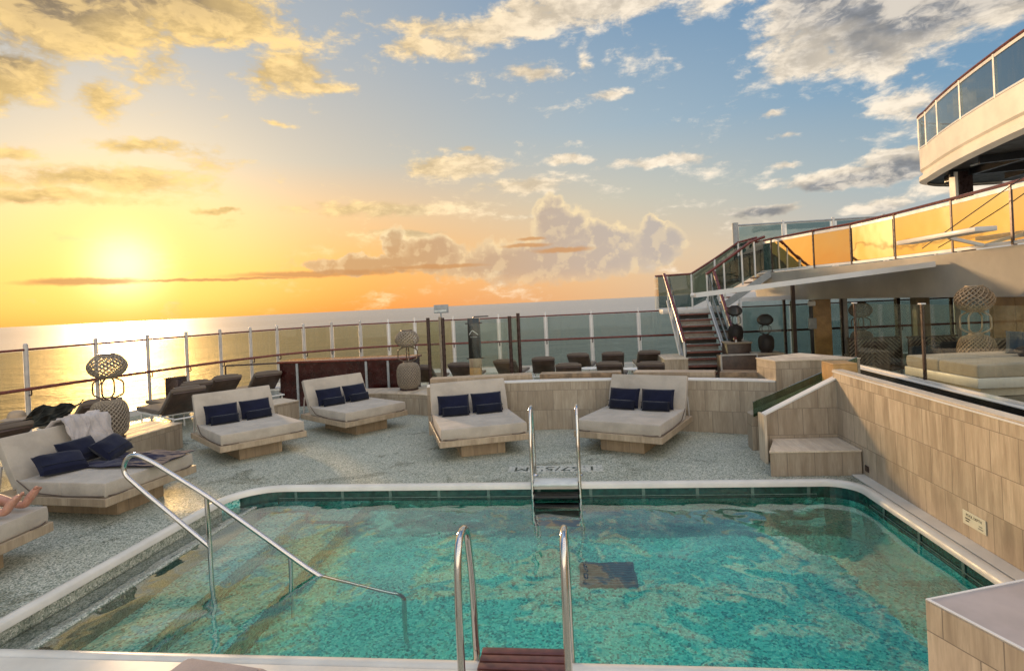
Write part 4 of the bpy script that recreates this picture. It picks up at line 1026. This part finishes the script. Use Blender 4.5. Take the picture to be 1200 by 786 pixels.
# side terrace, trough and its glass
t = thing('side_terrace', 'raised terrace floor on the right behind the pool side wall', 'terrace', (4.42, 0, 0))
bm = NB(); prism(bm, [(0, 2.0), (10.5, 2.0), (10.5, 10.9), (1.2, 10.9), (0, 10.2)], .0, .66); finish('platform', bm, 'granite', t, smooth=False)
bm = NB(); box(bm, -.02, .16, 2.0, 10.2, .661, .825, .004, 1); finish('kerb', bm, 'granite', t)
bm = NB(); box(bm, -.025, .165, 2.0, 10.2, .826, .84, .003, 1); finish('kerb_trim', bm, 'white', t)
t = thing('planting_trough', 'black polished trough between the pool side wall and the terrace glass', 'trough', (3.285, 0, 0))
bm = NB(); box(bm, 0, 1.08, 1.5, 8.7, 0, .52); finish('floor', bm, 'granite', t, smooth=False)
bm = NB(); tube(bm, [(.9, 6.7, .52), (.9, 6.7, .72)], .02, 8); tube(bm, [(.9, 6.5, .52), (.9, 6.5, .66)], .02, 8); finish('spout', bm, 'steel', t)
tg = thing('terrace_glass_balustrade', 'clear frameless glass balustrade in front of the raised daybed', 'balustrade', (4.5, 0, 0))
gp = [10.2, 8.29, 6.4, 4.5, 2.6]
for y0, y1 in zip(gp, gp[1:]): bm = NB(); box(bm, -.006, .006, y1 + .02, y0 - .02, .875, 1.87); finish('glass_panel', bm, 'sheet_glass', tg, smooth=False)
for y in gp[:-1]: bm = NB(); box(bm, -.015, .015, y - .018, y + .018, .842, 1.87); finish('post', bm, 'dark_post', tg, smooth=False); bm = NB(); box(bm, -.03, .03, y - .045, y + .045, 1.872, 1.89, .004, 1); finish('clip', bm, 'white', tg)
bm = NB(); box(bm, -.02, .02, 2.6, 10.2, .842, .872); finish('shoe', bm, 'white', tg, smooth=False)
rb = thing('raised_daybed', 'wide taupe daybed on a white base upon the right terrace', 'daybed', (4.95, 7.98, .662), R(4))
bm = NB(); box(bm, .12, 1.9, .12, 1.35, 0, .12, .005, 1); finish('base', bm, 'cream', rb)
bm = NB(); box(bm, 0, 2.2, 0, 1.48, .12, .25, .01); finish('platform', bm, 'white', rb)
finish('mattress', soft_box(.02, 2.18, .02, .74, .252, .42, .025, .012, 7), 'mattress', rb); finish('mattress_rear', soft_box(.02, 2.18, .745, 1.46, .252, .42, .025, .012, 8), 'mattress', rb)
bm = NB(); tube(bm, rounded([(1.1, -.005, .33), (1.2, -.02, .28), (1.32, -.02, .26), (1.42, -.01, .3)], .03, 3), .012, 6); finish('strap', bm, 'strap', rb)
rb2 = thing('raised_daybed', 'corner of a second white based daybed at the right edge of the photo', 'daybed', (4.80, 6.95, .662), R(-8))
bm = NB(); box(bm, .12, 1.8, -1.2, -.1, 0, .12); finish('base', bm, 'cream', rb2, smooth=False); bm = NB(); box(bm, 0, 2.0, -1.4, 0, .12, .24, .01); finish('platform', bm, 'white', rb2)
finish('mattress', soft_box(.02, 1.98, -1.38, -.02, .242, .40, .025, .012, 9), 'mattress', rb2)
p = finish('slate_pillow', pillow_bm(.6, .42, .2, .04, 6), 'blue_seat'); p.location = (6.35, 9.05, 1.20); p.rotation_euler = (R(-35), R(6), R(-30)); tag(p, 'large slate blue pillow on the raised daybed', 'pillow')
p = finish('black_cushion', pillow_bm(.5, .22, .15, .03, 9), 'navy_dark'); p.location = (6.15, 8.65, 1.14); p.rotation_euler = (R(-70), 0, R(-20)); tag(p, 'small black cushion before the slate blue pillow', 'cushion')

# ------------------------------------------------------------------ top deck
E3 = [(9.55, 18.2), (9.48, 16.9), (9.2, 15.9), (8.89, 14.5), (8.64, 13.0), (8.50, 11.9), (8.40, 10.6), (8.35, 9.0), (8.35, 7.4)]
def sm2(pts, k=4):
    P = [Vector((x, y)) for x, y in pts]; o = []
    for i in range(len(P) - 1):
        p0, p1, p2, p3 = P[max(i - 1, 0)], P[i], P[i + 1], P[min(i + 2, len(P) - 1)]
        for q in range(k):
            t = q / k; v = .5 * ((2 * p1) + (-p0 + p2) * t + (2 * p0 - 5 * p1 + 4 * p2 - p3) * t * t + (-p0 + 3 * p1 - 3 * p2 + p3) * t ** 3); o.append((v.x, v.y))
    return o + [tuple(P[-1])]
E3 = [(12.5, 18.6), (11.2, 18.55), (10.2, 18.2), (9.65, 17.55)] + E3[1:]
E3s = sm2(E3)
td = thing('top_deck', 'cream curved top deck with dark underside in the upper right corner', 'deck', (0, 0, 0))
def ring(dx, z): return [(x + dx, y - dx * .6, z) for x, y in E3s]
bm = NB(); R3 = [[bm.verts.new(p) for p in ring(d, z)] for d, z in ((0, 5.88), (0.0, 5.32), (.05, 5.27), (.05, 5.16), (-.03, 5.12), (-.03, 5.0), (.12, 4.94))]
for A_, B_ in zip(R3, R3[1:]):
    for i in range(len(E3s) - 1): bm.faces.new((A_[i], A_[i + 1], B_[i + 1], B_[i]))
finish('fascia', bm, 'cream', td, angle=40)
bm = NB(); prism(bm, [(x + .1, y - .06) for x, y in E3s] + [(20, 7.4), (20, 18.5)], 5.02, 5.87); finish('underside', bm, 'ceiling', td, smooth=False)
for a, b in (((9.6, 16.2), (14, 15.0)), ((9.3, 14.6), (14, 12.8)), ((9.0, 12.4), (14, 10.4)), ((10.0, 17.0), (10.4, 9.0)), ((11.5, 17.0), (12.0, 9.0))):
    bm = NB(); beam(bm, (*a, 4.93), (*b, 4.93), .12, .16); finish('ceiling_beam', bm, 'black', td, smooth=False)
for a, b in (((9.75, 15.6), (10.2, 13.6)), ((9.45, 13.2), (9.7, 11.6))):
    bm = NB(); beam(bm, (*a, 5.0), (*b, 5.0), .05, .03); finish('vent_strip', bm, 'mark_white', td, smooth=False)
tb = thing('top_deck_balustrade', 'blue grey glass balustrade with white rail on the top deck', 'balustrade', (0, 0, 0))
bm = NB(); tube(bm, [(x, y, 6.80) for x, y in E3s], .03, 8); finish('handrail', bm, 'rail_red', tb)
bm = NB(); wall_strip(bm, E3s, 6.70, 6.765, .05, 1); finish('upper_trim', bm, 'white', tb, smooth=False)
bm = NB(); wall_strip(bm, E3s, 5.89, 5.93, .05, 1); finish('lower_trim', bm, 'white', tb, smooth=False)
for i in range(0, len(E3s), 4):
    x, y = E3s[i]; bm = NB(); box(bm, x - .01, x + .05, y - .025, y + .025, 5.88, 6.79); finish('post', bm, 'white', tb, smooth=False)
    if i + 4 < len(E3s): bm = NB(); wall_strip(bm, E3s[i:i + 5], 5.94, 6.69, .012, 1); finish('glass_panel', bm, 'bluish_glass', tb, smooth=False)
t = thing('steel_column', 'dark steel column carrying the top deck above the golden balustrade', 'column', (9.9, 16.2, 2.66))
bm = NB(); box(bm, -.16, .16, -.16, .16, .02, 2.3, .01); finish('shaft', bm, 'dark_post', t); bm = NB(); box(bm, -.24, -.17, -.12, .12, .02, 2.3); finish('downpipe', bm, 'cream', t, smooth=False)

# ------------------------------------------------------------------ person lying on the leftmost daybed
def skin_body():
    me = bpy.data.meshes.new('person'); V = []; E_ = []; Rd = []; toes = []
    def v(p, r, par=None):
        V.append(p); Rd.append(r if isinstance(r, tuple) else (r, r))
        if par is not None: E_.append((par, len(V) - 1))
        return len(V) - 1
    # local frame: x across, y from feet (0) to head, z up; mattress at 0
    pel = v((0, .90, .11), (.15, .10)); ab = v((0, 1.08, .13), (.13, .095), pel); ch = v((0, 1.25, .24), (.15, .105), ab); ch2 = v((0, 1.36, .33), (.15, .09), ch)
    nk = v((0, 1.43, .40), .055, ch2); h1 = v((0, 1.49, .47), (.075, .08), nk); h2 = v((0, 1.56, .55), (.07, .085), h1)
    for s in (-1, 1):
        hip = v((s * .10, .84, .10), .09, pel); kn = v((s * .12, .46, .13 if s < 0 else .10), .056, hip); cf = v((s * .115, .32, .10), .060, kn); an = v((s * .10, .10, .055), .037, cf)
        he = v((s * .10, .03, .038), .039, an)
        lx = .05 if s > 0 else .03; fy = -.06 if s > 0 else -.08
        m = v((s * .10 + lx * .4, .03 + fy * .35, .095), .041, he); bl = v((s * .10 + lx * .8, .03 + fy, .150), (.047, .037), m); tp = v((s * .10 + lx, .02 + fy * 1.35, .190), (.042, .026), bl)
        toes.append((s * .10 + lx, .02 + fy * 1.35, s, fy))
        sh = v((s * .19, 1.35, .31), .055, ch2); el = v((s * .30, 1.12, .10), .04, sh); wr = v((s * .22, .90, .12), .027, el); hd = v((s * .16, .82, .16), (.04, .018), wr)
        for k in range(4): v((s * (.13 + .02 * k), .74 + .012 * abs(k - 1.5), .155), .0085, hd)
        v((s * .12, .82, .17), .01, hd)
    me.from_pydata(V, E_, []); o = bpy.data.objects.new('person', me); COL.objects.link(o)
    md = o.modifiers.new('s', 'SKIN'); md.use_smooth_shade = True
    for i, r in enumerate(Rd): me.skin_vertices[0].data[i].radius = r
    me.skin_vertices[0].data[0].use_root = True
    sb = o.modifiers.new('u', 'SUBSURF'); sb.levels = 2; sb.render_levels = 2
    dg = bpy.context.evaluated_depsgraph_get(); m2 = bpy.data.meshes.new_from_object(o.evaluated_get(dg))
    bpy.data.objects.remove(o)
    bm = NB(); bm.from_mesh(m2)
    # toes, rooted in the ball of each foot
    for tx, ty, s, fy in toes:
        for k in range(5):
            big = (k == 0); x = tx + s * (-.027 + k * .0135)
            tube(bm, [(x, ty + .012, .175 - .004 * k), (x, ty, .197 - .005 * k), (x, ty - .003, .206 - .006 * k), (x, ty - .002, .211 - .007 * k)], [.014 if big else .0105, .015 if big else .0105, .0125 if big else .009, .006], 8)
    for f in bm.faces: f.smooth = True
    me = bpy.data.meshes.new('person'); bm.to_mesh(me); bm.free(); me.materials.append(M['skin'])
    o = bpy.data.objects.new('person', me); COL.objects.link(o); return o
ps = skin_body(); set_m(ps, on_bed(0, (.36, .08, .462), 0))
tag(ps, 'person with bare feet and legs stretched out on the daybed at the left edge', 'person')
# swim shorts and hair
bm = NB()
prof_ = [(.0, .74), (.0, .92), (.0, 1.06)]
rings = []
for (yy, rx, rz_, zc) in ((.66, .20, .10, .115), (.78, .205, .115, .115), (.90, .185, .125, .12), (1.02, .165, .12, .135)):
    rings.append([bm.verts.new((rx * math.cos(a), yy, zc + rz_ * math.sin(a))) for a in [2 * PI * k / 20 for k in range(20)]])
for a, b in zip(rings, rings[1:]):
    for k in range(20): bm.faces.new((a[k], a[(k + 1) % 20], b[(k + 1) % 20], b[k]))
finish('swim_shorts', bm, 'navy', ps)
bm = NB(); bmesh.ops.create_uvsphere(bm, u_segments=16, v_segments=10, radius=.1, matrix=Matrix.Translation((0, 1.60, .555)) @ Matrix.Diagonal((.9, .8, 1.05, 1))); finish('hair', bm, 'wood_dark', ps)

# ------------------------------------------------------------------ sky
SUN_AZ, SUN_EL = R(-40.2), R(9.5)
GLOW_EL = R(4.6)
w = bpy.data.worlds.new('World'); scene.world = w; w.use_nodes = True
nt = w.node_tree
for n_ in list(nt.nodes): nt.nodes.remove(n_)
g = G(nt)
D = g.n('ShaderNodeTexCoord').outputs['Generated']
sep = g.n('ShaderNodeSeparateXYZ'); g.l(D, sep.inputs[0])
DEG = 180 / PI
az = g.math('MULTIPLY', g.math('ARCTAN2', sep.outputs[0], sep.outputs[1]), DEG)
el = g.math('MULTIPLY', g.math('ARCSINE', sep.outputs[2]), DEG)
sky = g.n('ShaderNodeTexSky', sky_type='NISHITA'); sky.sun_disc = False; sky.sun_elevation = SUN_EL; sky.sun_rotation = SUN_AZ; sky.air_density = 1.2; sky.dust_density = 2.0
nish = g.scale(sky.outputs[0], .10)
def dirv(a, e): return Vector((math.sin(a) * math.cos(e), math.cos(a) * math.cos(e), math.sin(e)))
sunv = dirv(SUN_AZ, SUN_EL); glowv = dirv(SUN_AZ, GLOW_EL)
cosa = g.vmath('DOT_PRODUCT', D, tuple(glowv))
ang = g.math('MULTIPLY', g.math('ARCCOSINE', g.math('MINIMUM', cosa, .999999)), DEG)
daz = g.math('ABSOLUTE', g.math('SUBTRACT', az, -40.2)); daz = g.math('MINIMUM', daz, g.math('SUBTRACT', 360, daz))
ef = g.math('DIVIDE', g.math('MAXIMUM', el, 0), 60)
def s2l(*c): return tuple(((x / 255) / 12.92 if x <= 10 else ((x / 255 + .055) / 1.055) ** 2.4) for x in c)
near = g.ramp(ef, [(0, s2l(242, 146, 66)), (.07, s2l(243, 170, 82)), (.15, s2l(234, 190, 138)), (.23, s2l(194, 188, 176)), (.4, s2l(165, 176, 186)), (1, s2l(110, 135, 165))])
midc = g.ramp(ef, [(0, s2l(236, 192, 145)), (.07, s2l(236, 202, 160)), (.16, s2l(206, 200, 182)), (.27, s2l(165, 184, 196)), (.45, s2l(120, 154, 186)), (1, s2l(85, 120, 165))])
farc = g.ramp(ef, [(0, s2l(196, 190, 190)), (.06, s2l(190, 192, 190)), (.14, s2l(160, 182, 194)), (.27, s2l(118, 158, 190)), (.5, s2l(88, 134, 178)), (1, s2l(65, 105, 160))])
base = g.mix(g.mr(daz, 14, 50), near, midc); base = g.mix(g.mr(daz, 38, 78), base, farc)
base = g.mix(.12, base, nish)
# sun glow
g1 = g.math('MULTIPLY', g.math('EXPONENT', g.math('MULTIPLY', g.math('POWER', g.math('DIVIDE', ang, 4.9), 1.35), -1)), 1)
base = g.mix(g.math('MULTIPLY', g1, .85, clamp=True), base, (1.08, .76, .14))
g2 = g.math('EXPONENT', g.math('MULTIPLY', g.math('POWER', g.math('DIVIDE', ang, 2.6), 2), -1))
glow = g.scale((.9, .8, .55), g2)
# cloud field
cv = g.n('ShaderNodeCombineXYZ'); g.l(az, cv.inputs[0]); g.l(g.math('MULTIPLY', el, 2.1), cv.inputs[1])
warp = g.noise(cv.outputs[0], .11, 4, .6, 0, 1)
cw = g.vmath('ADD', cv.outputs[0], g.scale(g.vmath('SUBTRACT', warp, (.5, .5, .5)), 9))
n1 = g.noise(cw, .16, 9, .62)
n1b = g.noise(g.vmath('ADD', cw, (-.9, -1.3, 0)), .16, 6, .62)
n2 = g.noise(cv.outputs[0], .55, 6, .66)
BL_ = [(-45, 24.5, 10.5, 5.0, 1.35), (-34, 25, 7.5, 3.0, 1.2), (-48, 18, 4.0, 2.2, 1.15), (-41.4, 17.6, 1.7, 1.9, .98), (-27.2, 21.8, 4.2, 2.2, 1.05), (-24.1, 20.2, 3.4, .6, .95), (-60, 30, 25, 12, 1.2),
       (-8.5, 25.2, 7.5, 1.5, 1.0), (-13, 23.8, 4.4, 1.2, 1.0), (-3.0, 21.6, 3.6, 1.1, 1.0), (4.6, 26.6, 11.3, 1.9, 1.05), (13.2, 25.4, 5.2, 1.5, 1.0), (0, 37, 22, 7, 1.0),
       (28, 22.2, 9.2, 4.2, 1.9), (21.2, 19.4, 3.2, 1.6, 1.4), (35, 22, 7, 3.6, 1.9), (45, 25, 18, 7, 1.3), (18.2, 15.4, 1.3, .4, .85), (19.3, 13.5, 2.2, .5, 1.0), (27.4, 14.2, 3.0, 1.0, .7), (19.3, 10.8, 1.3, .4, .85),
       (-10.7, 13.3, 5.6, .9, .95), (-10.3, 15.1, 1.2, .5, .9), (-.2, 13.5, 2.6, .5, .9), (7.5, 12.7, 5.0, .6, .95), (-4.5, 11.5, 5.0, .9, .95), (-18.7, 9.6, 9.0, .8, .95), (-28, 17, 2, .4, .7), (4, 19, 2.2, .6, .75), (1.6, 21.8, .8, 1.6, .8),
       (-42.1, 11.4, 7.4, 1.3, .98), (-47, 13, 2.2, .6, .95), (-38.8, 14.2, 3.6, .7, .9), (-45, 9.9, 8, .7, .9), (-33, 9.2, 2.4, .25, .8), (-60, 12, 10, 3, 1.0),
       (23.6, 9.2, 5.6, .8, 1.6), (28.2, 10.1, 3.6, .8, 1.5), (17.8, 7.3, 3.6, .5, 1.0), (25.3, 6.6, 3.0, .7, 1.05), (32, 7.5, 4, .9, 1.1), (-4.5, 8.6, 4, .4, .8), (-16, 7.2, 4, .4, .8)]
SH_ = [(-50, 28, 11, 8, 1.3), (-48, 20.5, 5, 2.6, .9), (-38, 26, 7, 3, .7), (30, 23, 10.5, 4.4, 1.5), (25, 20.4, 4.5, 1.4, .8), (40, 24, 14, 6, 1.2), (23.5, 8.7, 6.5, .8, 1.1), (28, 9.4, 4, .9, 1.0), (17, 7.2, 4, .6, .9), (26, 6.2, 3, .6, .7), (-44, 9.5, 6, .3, .4)]
def blobs(lst, soft):
    acc = None
    for it in lst:
        a_, e_, rx, ry = it[:4]; wt = it[4] if len(it) > 4 else 1
        v_ = g.vmath('MULTIPLY', g.vmath('SUBTRACT', AE, (a_, e_, 0)), (1 / rx, 1 / ry, 0)); L_ = g.math('SUBTRACT', wt, g.math('MULTIPLY', g.vmath('LENGTH', v_), soft * wt))
        acc = L_ if acc is None else g.math('MAXIMUM', acc, L_)
    return acc
ae = g.n('ShaderNodeCombineXYZ'); g.l(az, ae.inputs[0]); g.l(el, ae.inputs[1])
AE = g.vmath('ADD', ae.outputs[0], g.scale(g.vmath('SUBTRACT', g.noise(ae.outputs[0], .35, 3, .6, 0, 1), (.5, .5, .5)), 1.6))
bl = blobs(BL_, .72)
shm = blobs(SH_, .8)
rest = g.math('MULTIPLY', g.mr(daz, 85, 110), .32)            # generic cloud cover outside the view
bl = g.math('MAXIMUM', bl, rest)
n1 = g.noise(cw, .125, 10, .6)
n1b = g.noise(g.vmath('ADD', cw, (-1.2, -1.9, 0)), .125, 7, .6)
nlow = g.noise(cw, .125, 2, .5)
mask = g.math('MULTIPLY', g.math('MAXIMUM', g.math('MINIMUM', bl, 1.6), -.9), 1.1)
den = g.math('ADD', mask, g.math('MULTIPLY', g.math('SUBTRACT', n1, .5), 2.8))
den = g.math('ADD', den, g.math('MULTIPLY', g.math('SUBTRACT', n2, .5), .9))
dlow = g.math('ADD', mask, g.math('MULTIPLY', g.math('SUBTRACT', nlow, .5), 2.2))
alpha = g.mr(den, .12, .72)
core = g.math('ADD', g.mr(g.math('ADD', shm, g.math('MULTIPLY', g.math('SUBTRACT', nlow, .5), 1.4)), .05, .75, 0, .95), g.math('MULTIPLY', g.mr(den, .5, 1.5), .22), clamp=True)
lit = g.mr(g.math('SUBTRACT', n1, n1b), -.03, .10)
cl_lit = g.mix(g.mr(daz, 5, 50), s2l(255, 216, 140), s2l(250, 234, 210))
cl_sh = g.mix(g.mr(daz, 5, 55), s2l(164, 142, 110), s2l(150, 150, 152))
shade = g.math('MULTIPLY', core, g.math('SUBTRACT', 1, g.math('MULTIPLY', lit, .55)))
ccol = g.mix(shade, cl_lit, cl_sh)
ccol = g.scale(ccol, g.mr(g.math('ADD', g.math('MULTIPLY', g.math('SUBTRACT', n1, n1b), 1.0), g.math('MULTIPLY', g.math('SUBTRACT', n2, .5), .5)), -.15, .15, .66, 1.10))
col = g.mix(g.math('MULTIPLY', alpha, .92), base, ccol)
# cumulus bank low over the horizon
BI = [(-2.3, 8.0, 2.2, 2.6), (-1.2, 6.8, 3.6, 2.6), (1.9, 6.2, 2.2, 1.7), (4, 5.6, 2.4, 1.8), (7.4, 6.4, 1.7, 1.5), (7.6, 5.0, 3.0, 2.4), (-2.3, 4.0, 13.3, 2.6), (-14.4, 5.2, 4.1, 2.2), (-17.8, 6.2, 1.5, 1.7), (-20, 4.4, 7, 1.0)]
AE0 = AE
AE = g.vmath('ADD', ae.outputs[0], g.scale(g.vmath('SUBTRACT', g.noise(ae.outputs[0], .7, 4, .55, 0, 1), (.5, .5, .5)), 2.0))
cu = blobs(BI, 1.0)
puff = g.noise(ae.outputs[0], .5, 5, .5)
puffb = g.noise(g.vmath('ADD', ae.outputs[0], (-.6, .5, 0)), .5, 4, .5)
cu = g.math('ADD', cu, g.math('MULTIPLY', g.math('SUBTRACT', puff, .5), .7))
ca = g.mr(cu, .0, .22)
clit = g.math('MULTIPLY', g.mr(g.math('SUBTRACT', puffb, puff), .0, .12), 1)
edge = g.math('SUBTRACT', 1, g.mr(cu, .05, .55))
top = g.mr(el, 3.5, 8)
li = g.math('ADD', g.math('MULTIPLY', edge, g.math('ADD', .35, g.math('MULTIPLY', top, .6))), g.math('MULTIPLY', clit, .35), clamp=True)
cc = g.mix(li, g.mix(g.mr(daz, 20, 48), s2l(196, 158, 118), s2l(184, 174, 168)), s2l(252, 226, 178))
fade = g.mr(el, .6, 3.6)
col = g.mix(g.math('MULTIPLY', ca, g.math('ADD', .2, g.math('MULTIPLY', fade, .58))), col, cc)
# thin dark bars at the sun and to its right
AE = g.vmath('ADD', ae.outputs[0], g.scale(g.vmath('SUBTRACT', g.noise(ae.outputs[0], .6, 3, .6, 0, 1), (.5, .5, .5)), .5))
bar = blobs([(-43, 3.3, 4.4, .34), (-33, 3.3, 8, .14), (-24, 3.6, 9, .35), (-14, 3.9, 5, .25), (-5, 5.6, 2.5, .22), (-1.5, 5.0, 3, .3), (-4.5, 6.2, 1.5, .18)], .8)
ba = g.mr(bar, .0, .6)
col = g.mix(g.math('MULTIPLY', ba, .8), g.vmath('ADD', col, glow), s2l(206, 150, 96))
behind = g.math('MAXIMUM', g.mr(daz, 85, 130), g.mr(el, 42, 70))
col = g.mix(behind, col, g.mix(1, col, (3.1, 2.85, 2.55), 'MULTIPLY'))  # sky behind and overhead multiplied up as added fill for the foreground
below = g.mr(el, -3, 0)
col = g.mix(below, (.10, .12, .13), col)
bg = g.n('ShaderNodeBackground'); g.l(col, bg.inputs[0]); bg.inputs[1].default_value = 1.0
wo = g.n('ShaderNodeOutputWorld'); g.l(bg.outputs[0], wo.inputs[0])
w.cycles.sampling_method = 'MANUAL'; w.cycles.sample_map_resolution = 512

sun = bpy.data.lights.new('sun', 'SUN'); sun.energy = 3.0; sun.angle = R(5.0); sun.color = (1, .65, .34)
so = bpy.data.objects.new('sun', sun); COL.objects.link(so); so.rotation_euler = (-sunv).to_track_quat('-Z', 'Y').to_euler()

# ------------------------------------------------------------------ camera
cam = bpy.data.cameras.new('camera'); co = bpy.data.objects.new('camera', cam); COL.objects.link(co)
cam.sensor_fit = 'HORIZONTAL'; cam.sensor_width = 36; cam.lens = 36 * 680 / 1200; cam.shift_y = -38 / 1200; cam.clip_end = 150000; cam.clip_start = .05
co.location = (0, 0, 2.15)
co.matrix_world = Matrix.Translation((0, 0, 2.15)) @ Matrix.Rotation(R(6.7), 4, 'Z') @ Matrix.Rotation(R(90), 4, 'X') @ Matrix.Rotation(-math.atan(.0475), 4, 'Z')
scene.camera = co
scene.view_settings.view_transform = 'Standard'; scene.view_settings.look = 'None'; scene.view_settings.exposure = 0.08; scene.view_settings.gamma = 1
scene.render.engine = 'CYCLES'
cy = scene.cycles
cy.max_bounces = 10; cy.diffuse_bounces = 3; cy.glossy_bounces = 4; cy.transmission_bounces = 6; cy.transparent_max_bounces = 24; cy.volume_bounces = 0
cy.sample_clamp_indirect = 6; cy.caustics_refractive = True; cy.caustics_reflective = True; cy.blur_glossy = .3
cy.use_denoising = True
